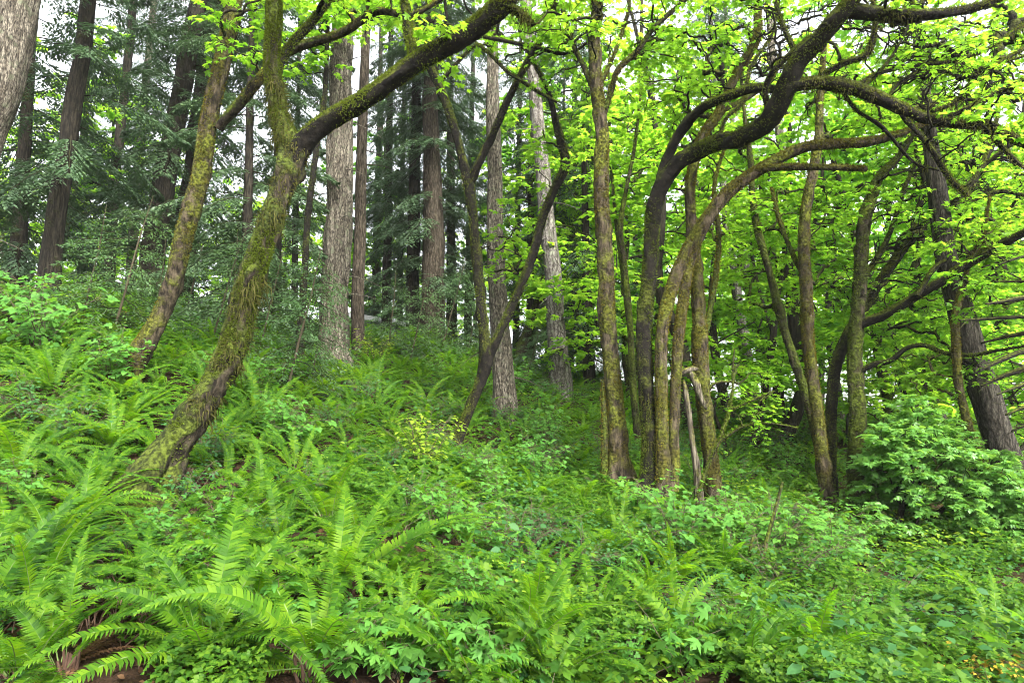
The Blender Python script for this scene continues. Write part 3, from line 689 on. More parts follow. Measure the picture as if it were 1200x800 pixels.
    # right hand maples
    broadleaf('maple_tree', 'thin slanting maple leaning towards the big arching limb',
        [(976, 596, 24), (962, 540, 17), (948, 480, 15), (935, 430, 14), (915, 365, 14), (902, 320, 13), (890, 275, 12), (884, 230, 11), (880, 190, 9), (872, 140, 6), (868, 80, 4)], 11.2, [],
        [(900, 330, 12, 50, 60, 1, 18), (870, 170, 12, 60, 70, 1, 24)], bark='bark_moss', fuzz=1200, segs=12, amp=.12, size=.13, tw=(4, 6), step=.07)
    broadleaf('maple_tree', 'straight mossy maple crossing the thin slanting one at its foot',
        [(970, 596, 28), (965, 560, 22), (951, 445, 20), (946, 370, 20), (945, 285, 19), (950, 220, 17), (958, 165, 14), (963, 110, 11), (966, 40, 7)], 10.6, [([(946, 330, 8), (930, 300, 8), (915, 260, 7), (905, 220, 5)], 10.6, 11.2)],
        [(980, 110, 11.2, 80, 70, 1.3, 30), (930, 250, 11.5, 60, 50, 1, 18), (985, 330, 11.6, 40, 40, .8, 12)], bark='bark_ochre', limb_bark='bark_moss', fuzz=1500, strands=300, moss='moss_ochre', segs=16, amp=.12, size=.13, tw=(4, 6), step=.06)
    broadleaf('maple_tree', 'mossy maple with a long limb sweeping towards the tilted grey conifer',
        [(1008, 570, 40), (1002, 500, 27), (1001, 440, 25), (1003, 390, 24), (1008, 330, 22), (1013, 270, 21), (1020, 235, 18), (1032, 205, 14), (1055, 180, 11), (1090, 125, 6)], 11,
        [([(1003, 382, 17), (1040, 365, 16), (1075, 345, 16), (1110, 325, 16), (1150, 300, 15), (1200, 272, 13), (1270, 238, 7)], 11, 9.2),
         ([(1002, 440, 7), (1022, 428, 9), (1045, 422, 9), (1062, 408, 8), (1083, 404, 8), (1108, 414, 7), (1140, 417, 6), (1165, 412, 5), (1205, 405, 4)], 11, 9.6),
         ([(1075, 347, 8), (1095, 315, 8), (1125, 300, 8), (1160, 290, 5)], 10.3, 10.5), ([(1008, 330, 9), (1030, 300, 9), (1045, 265, 8), (1060, 220, 7), (1075, 190, 4)], 11, 11.5)],
        [(1110, 250, 11, 90, 40, 1, 24), (1060, 360, 11.5, 70, 40, 1, 18), (1170, 330, 10, 60, 50, .8, 14), (1060, 130, 11.5, 80, 60, 1.2, 28), (1140, 420, 10.4, 50, 20, .6, 9)],
        bare=[(1110, 240, 11, 100, 60, 1, 30), (1040, 330, 11.2, 60, 60, 1, 14)], bark='bark_moss', limb_bark='bark_limb', fuzz=1500, strands=500, segs=18, amp=.13, size=.13, tw=(4, 6), step=.06)
    broadleaf('maple_tree', 'dark maple whose stem zigzags up through the leafy canopy',
        [(972, 575, 22), (971, 520, 19), (972, 470, 18), (979, 428, 19), (993, 394, 20), (1014, 358, 17), (1040, 315, 16), (1062, 282, 15), (1085, 262, 14), (1112, 240, 14), (1136, 219, 13), (1152, 190, 11), (1164, 162, 8), (1172, 110, 5)], 11.4,
        [([(1066, 280, 10), (1075, 250, 10), (1084, 215, 9), (1075, 185, 7), (1072, 160, 4)], 11.4, 11.6), ([(1112, 242, 8), (1140, 236, 9), (1172, 225, 8), (1205, 230, 6)], 11.4, 11), ([(1152, 195, 7), (1178, 175, 8), (1215, 150, 7)], 11.4, 11)],
        [(1120, 190, 12, 90, 60, 1, 30), (1190, 230, 11.4, 50, 60, .8, 16)], bare=[(1140, 210, 12, 90, 70, 1, 26)], bark='bark_limb', fuzz=1500, strands=300, segs=14, amp=.13, size=.13, tw=(4, 6), step=.06, rt=.010)
    broadleaf('maple_tree', 'thin ochre maple standing just in front of the tilted grey conifer',
        [(1146, 545, 17), (1135, 490, 14), (1126, 450, 13), (1120, 400, 13), (1118, 372, 12), (1128, 335, 11), (1135, 310, 9), (1150, 280, 6), (1160, 230, 4)], 10, [],
        [(1150, 280, 10.2, 50, 40, .8, 14), (1090, 440, 10.6, 40, 40, .7, 10)], bark='bark_ochre', fuzz=1200, strands=400, moss='moss_ochre', segs=12, amp=.12, size=.13, tw=(4, 6), step=.06)
    broadleaf('maple_tree', 'dark slim maple leaning away, alone in the pale gap of the slope',
        [(878, 530, 17), (884, 505, 13), (894, 467, 12), (899, 430, 11), (905, 386, 11), (914, 335, 10), (930, 302, 9), (946, 285, 8), (960, 240, 6), (965, 180, 4)], 15, [([(905, 390, 6), (890, 340, 6), (880, 290, 5), (884, 240, 3)], 15, 15.5)],
        [(950, 230, 16, 70, 60, 1.5, 26), (880, 290, 16, 40, 50, 1, 14)], bark='bark_dark', fuzz=500, segs=12, amp=.12, size=.14, near=False, tw=(4, 6), step=.08)
    broadleaf('maple_tree', 'dark thin mossy maple just beside the great furrowed fir',
        [(354, 378, 14), (357, 330, 12), (362, 250, 11), (371, 175, 10), (380, 110, 9), (384, 20, 7), (392, -80, 4)], 14, [], [(400, 20, 14, 50, 60, 1.2, 18), (345, 40, 14.4, 40, 60, 1, 12)], bark='bark_limb', fuzz=500, segs=12, amp=.1, size=.14, near=False, tw=(4, 6), step=.08)

def snags():
    tp = path_px([(819, 602, 15), (813, 540, 9), (807, 490, 7), (803, 458, 6), (801, 445, 2)], 9.0)
    b = tp[0, :3]; g = float(ground(b[0], b[1]))
    root = thing('broken_snag', 'pale splintered snag with its snapped top hanging sideways', 'snag', (b[0], b[1], g)); org = np.array(root.location)
    tp = np.vstack([np.r_[b[0], b[1], g - .15, tp[0, 3]], tp])
    a = Acc(); wood(a, tp, .05, 12, .22, 5, .25); a.build('trunk', MT['dead_wood'], root, org)
    a = Acc(); q = wood(a, path_px([(809, 436, 5), (813, 444, 8), (818, 457, 8), (822, 468, 6), (828, 480, 3)], 8.98), .04, 10, .2, 6); wood(a, path_px([(796, 438, 4), (801, 436, 8), (809, 434, 8), (818, 433, 3)], 9.0), .03, 9, .35, 8); a.build('broken_top', MT['dead_wood'], root, org)
    a = Acc(); tufts(a, q, 500, .03, .006); a.build('moss', [MT['moss_green']], root, org)
    broadleaf('maple_sapling', 'spindly mossy sapling with bare crooked branches in front of the stout burred maple',
        [(818, 585, 7), (828, 548, 6), (840, 522, 6), (851, 492, 5), (858, 462, 4), (859, 430, 3), (861, 408, 2)], 8.7, [([(842, 518, 5), (856, 508, 5), (872, 499, 4), (900, 495, 3), (935, 501, 2)], 8.7, 8.4), ([(854, 481, 4), (870, 474, 3), (890, 465, 3), (908, 458, 2)], 8.7, 8.5)],
        [(885, 480, 8.6, 40, 25, .4, 6)], bark='bark_moss', limb_bark='bark_moss', fuzz=2500, segs=8, size=.09, tw=(3, 5), step=.05, cat='sapling')
    # dead lower branches of a conifer just outside the frame reach in from the right
    tr = path_px([(1262, 610, 46), (1250, 400, 40), (1238, 180, 34), (1230, -60, 26)], 9.0)
    b = tr[0, :3]; g = float(ground(b[0], b[1]))
    root = thing('conifer', 'conifer at the photo edge with bare dead mossy branches reaching in over the leafy shrub', 'tree', (b[0], b[1], g)); org = np.array(root.location)
    a = Acc(); q = wood(a, np.vstack([np.r_[b[0], b[1], g - .2, tr[0, 3]], tr, np.r_[tr[-1, :3] + [0, 0, 6], .05]]), .1, 18, .06, 2, .12); a.build('trunk', MT['bark_grey'], root, org)
    for k, (y0, x1, y1, w) in enumerate([(352, 1155, 356, 7), (376, 1124, 375, 5), (392, 1150, 402, 6), (408, 1140, 438, 7), (428, 1150, 452, 8), (446, 1168, 462, 6), (470, 1178, 486, 6), (335, 1165, 330, 4), (300, 1170, 310, 4), (492, 1185, 505, 5)]):
        xs = 1248 - (420 - y0) * .06
        a = Acc(); qb = wood(a, path_px([(xs, y0, w + 2), (xs - (xs - x1) * .33, y0 + (y1 - y0) * .15 - 4, w), (xs - (xs - x1) * .66, y0 + (y1 - y0) * .5 - 3, w * .8), (x1, y1, 2)], 9.0, 8.4 + .9 * ((k * 7) % 5) / 4), .06, 7, .12)
        for j in range(9):
            i = RNG.integers(len(qb) // 4, len(qb) - 2); L = RNG.uniform(.1, .4)
            Dv = nrm(np.array([-.7, RNG.normal(0, .5), RNG.normal(-.2, .5)])); t = np.linspace(0, 1, 4)[:, None]
            a.add(*tubes((qb[i, :3] + Dv * L * t)[None], np.array([[.007, .006, .004, .002]]), 4))
        a.build('dead_branch', MT['bark_limb'], root, org)
    return

def conifers():
    C = CONE; Hh = CONE_HIGH
    conifer('great furrowed pale fir, the broadest trunk on the ridge, bare of branches low down',
        [(392, 424, 48), (392, 405, 38), (393, 330, 35), (395, 230, 34), (398, 140, 30), (401, 60, 27), (406, -60, 26), (412, -200, 20)], 15, 'bark_fir', [(Hh[0], 13, 1.1, 0)], 34, .22, 46)
    conifer('slim brown conifer pressed close against the great furrowed fir', [(419, 402, 17), (421, 300, 15), (424, 180, 13), (428, 60, 11), (432, -80, 8)], 17, 'bark_rust', [(Hh[1], 13, .7, 1)], 18, .12, 14)
    conifer('pale grey fir rising behind the V-shaped dark maple', [(591, 486, 34), (590, 455, 27), (587, 400, 24), (582, 300, 22), (579, 200, 19), (577, 100, 16), (574, -20, 12), (572, -150, 8)], 13, 'bark_fir', [(Hh[1], 10.5, .8, 2)], 24, .16, 22)
    conifer('smooth whitish fir trunk leaning slightly with dark knots, uphill of the pale grey fir', [(657, 456, 29), (653, 400, 23), (648, 330, 21), (641, 250, 19), (633, 170, 17), (626, 100, 15), (618, 20, 13), (608, -100, 9)], 17, 'bark_pale', [(Hh[0], 13.5, .8, 3)], 22, .06, 40)
    conifer('thick greyish tan conifer trunk cut by the photo edge, leaning at the top corner', [(-92, 400, 70), (-60, 300, 62), (-24, 170, 55), (2, 100, 51), (22, 0, 46), (40, -130, 38)], 10.5, 'bark_fir', [(Hh[1], 9, .9, 4)], 30, .12, 14)
    conifer('dark slender conifer on the brown bank with drooping sprays around it', [(58, 315, 24), (70, 230, 21), (80, 160, 20), (92, 90, 19), (104, 0, 18), (116, -120, 13)], 13, 'bark_dark', [(C[0], 2.2, .95, .5)], 16, .1, 10)
    conifer('tall shaded conifer hung with dark sprays behind the slanting ochre maple', [(180, 300, 28), (190, 225, 26), (205, 150, 24), (218, 80, 22), (232, 0, 20), (246, -110, 15)], 17, 'bark_dark', [(C[1], 1.4, 1.15, 2.2)], 18, .12, 16)
    conifer('dark conifer trunk half hidden by the top of the slanting ochre maple', [(214, 340, 30), (226, 215, 27), (240, 110, 25), (252, 10, 22), (260, -110, 17)], 18.5, 'bark_dark', [(C[2], 1.0, 1.2, 4)], 18, .12, 10)
    conifer('young dense conifer curtain filling the gap between the two leaning maples', [(288, 372, 16), (290, 280, 13), (292, 180, 10), (294, 60, 7), (296, -60, 4)], 15, 'bark_dark', [(C[3], .3, 1.0, 1)], 12, .08)
    conifer('slim conifer with weeping sprays between leaning maple and great fir', [(322, 385, 16), (324, 300, 13), (326, 180, 11), (328, 40, 8), (330, -80, 5)], 19, 'bark_dark', [(C[0], .5, 1.15, 3)], 12, .08)
    conifer('thin pale distant conifer standing in the bright gap', [(152, 330, 12), (160, 230, 11), (168, 130, 9), (178, 30, 8), (186, -60, 6)], 25, 'bark_fir', [(C[1], 6, .8, 1)], 12, .08)
    conifer('thin conifer next to the pale distant one, with sparse drooping sprays', [(128, 330, 13), (134, 220, 12), (146, 110, 10), (156, 10, 9), (164, -70, 6)], 22, 'bark_dark', [(C[2], 3, .9, 2)], 12, .08)
    conifer('broad hemlock curtain overhanging the brown bank', [(20, 318, 20), (26, 220, 16), (34, 100, 12), (40, -40, 8)], 16, 'bark_dark', [(C[3], .8, 1.2, 5)], 12, .08)
    conifer('broad greyish cedar at the middle of the ridge', [(508, 402, 32), (508, 290, 27), (506, 170, 21), (505, 80, 17), (504, -50, 12)], 22, 'bark_rust', [(C[1], 1.6, 1.25, .4), (C[3], 9, .9, 2)], 22, .14, 10)
    conifer('dark cedar stem directly beside the broad greyish cedar', [(484, 410, 20), (484, 330, 17), (486, 200, 14), (488, 60, 10), (490, -60, 6)], 23, 'bark_dark', [(C[2], 2.4, 1.0, 1.4)], 14, .1, 8)
    conifer('narrow cedar stem on the other side of the broad greyish cedar', [(530, 404, 15), (529, 300, 12), (528, 180, 10), (527, 40, 7)], 25, 'bark_dark', [(C[0], 2.4, 1.1, 3.4)], 12, .1)
    conifer('slim cedar rising over the pale building on the ridge', [(452, 400, 13), (454, 300, 11), (456, 180, 9), (458, 40, 6)], 27, 'bark_dark', [(C[3], 5, .9, 2.4)], 12, .1)
    conifer('bluish young conifer filling the dark gap behind the whitish fir', [(690, 450, 16), (688, 360, 13), (686, 260, 9), (684, 150, 5)], 19, 'bark_dark', [(C[2], .3, .95, 5)], 12, .08, top=False)
    conifer('bluish conifer low behind the pale grey fir', [(622, 440, 14), (622, 350, 11), (622, 250, 8), (622, 150, 4)], 21, 'bark_dark', [(C[1], .3, .95, 3)], 12, .08, top=False)
    conifer('tilted dark grey conifer trunk above the leafy shrub', [(1206, 612, 44), (1186, 556, 38), (1165, 490, 34), (1148, 440, 32), (1133, 390, 30), (1122, 350, 28), (1112, 315, 26), (1106, 285, 24), (1098, 230, 21), (1088, 150, 17), (1075, 40, 12)], 10.5, 'bark_grey', [], 24, .12, 6)
    conifer('pale alder-like trunk seen through the canopy by the thin slanting maple', [(946, 480, 16), (938, 400, 14), (930, 300, 13), (922, 220, 12), (912, 140, 10), (904, 50, 8)], 18, 'bark_fir', [], 14, .06, 6)
    conifer('pale distant pole-like trunk nearest the stout burred maple', [(882, 450, 13), (875, 416, 12), (864, 345, 11), (854, 280, 10), (846, 200, 8), (838, 100, 6)], 22, 'bark_pale', [(Hh[0], 11, .5, 0)], 12, .06, 4)
    conifer('pale distant pole-like trunk nearest the dark slim leaning maple', [(896, 440, 12), (888, 395, 11), (880, 340, 10), (871, 288, 9), (862, 200, 7), (856, 100, 5)], 24, 'bark_pale', [(Hh[1], 12, .5, 0)], 12, .06, 4)

def far_maples():
    rng = np.random.default_rng(77)
    spots = [(610, 20, 'far maple between the two pale firs'), (640, 24, 'far maple straight uphill of the whitish fir'), (676, 23, 'far maple between the whitish fir and the upright maple'),
        (738, 19, 'far maple glimpsed beside the thin mossy maple'), (772, 22, 'far maple showing between the clumped maples'), (800, 17, 'leafy maple uphill of the clumped maples'), (845, 18, 'leafy maple uphill of the stout burred maple'),
        (870, 27, 'far maple beyond the pale pole-like trunks'), (912, 23, 'far maple beyond the dark slim leaning maple'), (932, 16, 'leafy maple uphill of the thin slanting maple'), (990, 18, 'leafy maple behind the long-limbed maple'),
        (1022, 14, 'slim leafy maple close behind the long-limbed maple'), (1042, 21, 'far maple uphill of the zigzag maple'), (1066, 15, 'slim dark maple above the leafy shrub'), (1090, 19, 'leafy maple behind the tilted grey conifer'),
        (1160, 16, 'leafy maple beyond the dead conifer branches'), (1195, 21, 'far maple at the photo edge beyond the dead branches'), (1250, 15, 'leafy maple just past the photo edge'), (560, 29, 'far maple beyond the V-shaped maple'),
        (440, 30, 'far lit maple beyond the pale building'), (330, 31, 'far lit maple beyond the weeping conifer'), (200, 30, 'far lit maple beyond the dark conifers'), (110, 24, 'sunlit maple behind the brown bank'), (50, 22, 'sunlit maple above the brown bank'), (-10, 26, 'sunlit maple beyond the thick tan trunk'),
        (720, 30, 'far maple on the crest behind the upright maple'), (960, 31, 'far maple on the crest behind the straight mossy maple'), (1210, 25, 'far maple past the photo edge behind the leafy shrub'), (1290, 20, 'spreading maple past the photo edge beyond the bare branches'), (1145, 24, 'far maple filling the gap under the dead conifer branches'), (1120, 30, 'far maple on the crest behind the tilted conifer')]
    kinds = ['bark_moss', 'bark_dark', 'bark_grey', 'bark_moss']
    adj = ['thin', 'slender', 'mossy', 'dark stemmed', 'spreading', 'light green']
    for k, (x, d, lab) in enumerate(spots):
        w0 = rng.uniform(.10, .19)
        X = (x - 600) / 800 * d; b = on_ground(X, d)
        top = rng.uniform(8.5, 12); lean = rng.normal(0, .9)
        rows = []
        for t in np.linspace(0, 1, 7):
            rows.append([X + lean * t + rng.normal(0, .16), d + rng.normal(0, .1), b[2] - .1 + top * t, w0 * (1 - .8 * t)])
        rows = np.array(rows)
        pts = []
        n = (72 if d < 20 else 110) if x > 590 else 70
        lo = (2.2 if d < 21 else .8) if x > 590 else 2.2
        for _ in range(n):
            u = nrm(rng.normal(size=3)) * rng.uniform(0, 1) ** .4
            pts.append(np.array([X + lean * .6 + u[0] * 2.6, d + u[1] * 2.2, b[2] + lo + (top - lo + 1) * (.5 + .5 * u[2])]))
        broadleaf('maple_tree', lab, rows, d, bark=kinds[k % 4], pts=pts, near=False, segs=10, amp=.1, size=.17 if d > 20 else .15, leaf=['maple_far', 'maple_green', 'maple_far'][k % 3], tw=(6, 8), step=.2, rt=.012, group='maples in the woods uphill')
def young_maples():
    rng = np.random.default_rng(91)
    for x, d, lab in [(842, 14.5, 'young maple with low layered leaves just uphill of the stout burred maple'), (905, 17.5, 'young maple filling the pale gap past the dark slim maple'), (1000, 16, 'young maple low between the right hand mossy trunks'), (1052, 13, 'young maple leaning out over the leafy shrub'),
                      (1085, 17, 'young maple on the crest above the leafy shrub'), (1128, 14, 'young maple between the thin ochre maple and the tilted conifer'), (1190, 13.5, 'young maple at the photo edge under the dead branches'), (640, 19, 'young maple low beside the whitish fir'), (700, 17, 'young maple low between whitish fir and upright maple'), (790, 19, 'young maple low behind the clumped maples'), (960, 20, 'young maple on the crest beyond the straight mossy maple'), (1150, 20, 'young maple on the crest beyond the tilted conifer')]:
        X = (x - 600) / 800 * d; b = on_ground(X, d); h = rng.uniform(2.6, 4.2)
        rows = np.array([[X + rng.normal(0, .12) + t * rng.normal(0, .4), d + rng.normal(0, .1), b[2] - .1 + h * t, .05 * (1 - .75 * t)] for t in np.linspace(0, 1, 6)])
        pts = [np.array([X + u[0] * 1.7, d + u[1] * 1.5, b[2] + .7 + (h - .3) * (.5 + .5 * u[2])]) for u in nrm(rng.normal(size=(46, 3))) * rng.uniform(0, 1, (46, 1)) ** .4]
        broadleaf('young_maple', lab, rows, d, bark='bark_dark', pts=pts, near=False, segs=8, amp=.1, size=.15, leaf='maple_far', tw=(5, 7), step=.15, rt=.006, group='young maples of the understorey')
def far_conifers():
    rng = np.random.default_rng(13)
    for k, (x, d, lab) in enumerate([(95, 30, 'far hazy conifer showing beside the dark slender conifer'), (345, 25, 'far hazy conifer in the gap before the great furrowed fir'),
            (440, 32, 'far hazy conifer rising behind the pale roofed building'), (468, 29, 'far hazy conifer just before the cedars'), (548, 27, 'far hazy conifer behind the stem of the V-shaped maple'), (604, 26, 'far hazy conifer behind the pale grey fir'), (668, 27, 'far hazy conifer between whitish fir and upright maple'), (745, 30, 'far hazy conifer behind the thin mossy maple')]):
        y0 = 395 if x > 420 else 345
        w = rng.uniform(8, 12)
        conifer(lab, [(x, y0 + 25, w), (x + 2, y0 - 120, w * .85), (x + 5, y0 - 260, w * .6), (x + 7, y0 - 400, w * .3)], d, 'bark_dark', [(CONE[k % 4], rng.uniform(.2, 1.5), rng.uniform(.85, 1.1), rng.uniform(0, 6))], 10, .06, group='far conifers along the ridge')
def far_woods():
    rng = np.random.default_rng(19); n = 4200
    x = rng.uniform(-120, 1330, n); d = rng.uniform(31, 46, n)
    X = (x - 600) / 800 * d; g = ground(X, d); Z = g + rng.uniform(.3, 1, n) ** .8 * np.where(x > 560, 9.5, 8.0)
    keep = (W1(np.stack([X, d, Z], 1) * .35) > np.where(x > 620, -.55, -.05)) & ~((x > 420) & (x < 620) & (rng.uniform(0, 1, n) < .6))
    A = np.stack([X, d, Z], 1)[keep]; a = Acc()
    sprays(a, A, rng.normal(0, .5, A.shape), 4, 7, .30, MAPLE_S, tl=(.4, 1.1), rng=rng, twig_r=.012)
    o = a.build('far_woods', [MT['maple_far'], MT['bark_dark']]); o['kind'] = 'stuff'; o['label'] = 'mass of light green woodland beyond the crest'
big_trees(); far_woods(); far_conifers(); young_maples(); snags(); conifers(); far_maples()
# ------------------------------------------------------------------ ferns
def frond_geo(a, L, rise, arch, npair, wid, rng, lean=0., m=0, mr=1, base=(0, 0, 0), az=0., lod=2):
    K = npair
    s = np.linspace(0, 1, K + 1)
    th = rise - arch * s ** 1.35
    dx, dz = np.cos(th), np.sin(th)
    x = np.r_[0, np.cumsum((dx[1:] + dx[:-1]) / 2)] * L / K; z = np.r_[0, np.cumsum((dz[1:] + dz[:-1]) / 2)] * L / K
    y = lean * L * s ** 2
    C = np.stack([x, y, z], 1)
    ca, sa = math.cos(az), math.sin(az)
    Rm = np.array([[ca, -sa, 0], [sa, ca, 0], [0, 0, 1]])
    C = C @ Rm.T
    T = nrm(np.gradient(C, axis=0)); S = nrm(np.cross(T, UP) + 1e-6); N = np.cross(S, T)
    roll = rng.normal(0, .3); S = S * math.cos(roll) + N * math.sin(roll); N = np.cross(S, T)
    f0 = .10
    i = np.nonzero(s > f0)[0]
    q = (s[i] - f0) / (1 - f0)
    ln = wid * np.minimum(1, (q + .05) / .25) ** .7 * np.maximum(1 - q, .03) ** .62 * 1.15
    c, T_, N_ = C[i], T[i], N[i]
    w = (L / K * .5)
    for sg in (-1, 1):
        D = nrm(S[i] * sg + T_ * (.22 + .5 * q[:, None] ** 2) + N_ * rng.uniform(.0, .3) + rng.normal(0, .07, c.shape))
        l = (ln * rng.uniform(.86, 1.1, len(ln)))[:, None]
        b0, b1 = c - T_ * w, c + T_ * w
        tip = c + D * l + T_ * l * .12 - N_ * l * .22
        if lod == 2:
            mid = c + D * l * .58 + N_ * l * .03
            V = np.stack([b0, mid - T_ * w * .75, mid + T_ * w * .75, b1, tip], 1)
            o = (np.arange(len(c)) * 5)[:, None]
            a.add(V + np.array(base), o + np.array([[0, 1, 2, 3]]), o + np.array([[1, 4, 2]]), m=m)
        else:
            V = np.stack([b0, tip - T_ * w * .4, tip + T_ * w * .4, b1], 1)
            o = (np.arange(len(c)) * 4)[:, None]
            a.add(V + np.array(base), o + np.array([[0, 1, 2, 3]]), m=m)
    k = np.unique(np.linspace(0, K, 9).astype(int))
    a.add(*tubes((C[k] + np.array(base))[None], np.linspace(.0045, .0012, len(k))[None], 3), m=mr)

def frond_mesh(seed, dead=False):
    rng = np.random.default_rng(seed); a = Acc()
    if dead: frond_geo(a, .8, rng.uniform(.1, .4), rng.uniform(.9, 1.4), 30, .05, rng, rng.normal(0, .15))
    else: frond_geo(a, 1.0, rng.uniform(.7, 1.3), rng.uniform(.9, 1.9), 54, rng.uniform(.075, .105), rng, rng.normal(0, .10))
    return a.data('frond', [MT['dead'], MT['dead']] if dead else [MT['fern'], MT['green_stem']], smooth=False)
FRONDS = [frond_mesh(500 + i) for i in range(12)]
DEADF = [frond_mesh(560 + i, True) for i in range(4)]
def crown_base():
    a = Acc(); rng = np.random.default_rng(9)
    t = np.linspace(0, 1, 5)[:, None]
    for k in range(22):
        az = rng.uniform(0, 6.28); r = rng.uniform(0, .07); e = rng.uniform(.03, .12)
        p = np.array([math.cos(az) * r, math.sin(az) * r, -.06]); q = np.array([math.cos(az) * (r + .05), math.sin(az) * (r + .05), e])
        a.add(*tubes((p + (q - p) * t)[None], np.linspace(.016, .006, 5)[None], 5))
    return a.data('rootstock', MT['root'])
ROOTSTOCK = crown_base()
def fern_mesh(seed, npair=26, lod=2, mt=None):
    rng = np.random.default_rng(seed); a = Acc(); n = rng.integers(11, 17)
    for k in range(n):
        frond_geo(a, rng.uniform(.7, 1.05), rng.uniform(.65, 1.3), rng.uniform(.9, 1.8), npair, rng.uniform(.08, .105), rng, rng.normal(0, .1), az=k * 2.399 + rng.normal(0, .2), lod=lod)
    return a, n
FERNS = [fern_mesh(600 + i)[0].data('fern_fronds', [MT['fern'], MT['green_stem']], smooth=False) for i in range(8)]

LANDMARKS = [('the forked leaning maple', 200, 560), ('the bare dirt patch', 115, 715), ('the slanting ochre maple', 155, 430), ('the great furrowed fir', 395, 425), ('the V-shaped dark maple', 536, 522), ('the upright mossy maple', 724, 562),
    ('the clumped arching maples', 770, 590), ('the pale broken snag', 818, 595), ('the straight crossed maples', 968, 590), ('the leafy round shrub', 1090, 620), ('the yellow-green bush', 500, 540), ('the brown bank', 50, 350), ('the pale grey fir', 591, 482), ('the whitish fir', 656, 450)]
ORD = ['nearest', 'second nearest', 'third nearest', 'fourth nearest', 'fifth nearest', 'sixth nearest', 'seventh nearest', 'eighth nearest', 'ninth nearest', 'tenth nearest']
def describe(p):
    x, y = project(p)
    k = int(np.argmin([((x - lx) ** 2 + (y - ly) ** 2) for _, lx, ly in LANDMARKS]))
    n, lx, ly = LANDMARKS[k]
    dx, dy = x - lx, y - ly
    rel = ('left of' if dx < 0 else 'right of') if abs(dx) > abs(dy) * 1.3 else ('below' if dy > 0 else 'above')
    return n, rel, math.hypot(dx, dy)
def label_all(objs, adj, kind, group, many):
    """Unique labels by landmark, direction and rank; past the tenth they share one label and one group."""
    by = {}
    for o, p, extra in objs:
        n, rel, ds = describe(p); by.setdefault((extra, n, rel), []).append((ds, o))
    for (extra, n, rel), rows in by.items():
        rows.sort(key=lambda r: r[0])
        for i, (_, o) in enumerate(rows):
            if len(rows) == 1: o['label'] = f'{extra} {kind} {rel} {n}'
            elif i < 10: o['label'] = f'{extra} {kind} {rel} {n}, {ORD[i]} to it'
            else: o['label'] = f'{extra} {kind} {rel} {n}, past the ten nearest to it'
            o['group'] = group
            if i >= 10: o['group'] = f'{extra} {kind} farther {rel} {n}'
TAKEN = []
DIRT = px(118, 720, 4.45)
def free(p, r):
    return all((p[0] - q[0]) ** 2 + (p[1] - q[1]) ** 2 > (.5 * (r + s)) ** 2 for q, s in TAKEN)
def place(o, p, s, rng, tilt=.16):
    e = .3
    n = nrm(np.array([float(ground(p[0] - e, p[1]) - ground(p[0] + e, p[1])), float(ground(p[0], p[1] - e) - ground(p[0], p[1] + e)), 2 * e]))
    q = Vector(n * .75 + UP * .25 + rng.normal(0, tilt, 3) * np.array([1, 1, 0])).to_track_quat('Z', 'Y')
    o.location = (p[0], p[1], float(ground(p[0], p[1])))
    o.rotation_euler = (q.to_matrix() @ Matrix.Rotation(rng.uniform(0, 6.28), 3, 'Z')).to_euler()
    o.scale = (s, s, s)

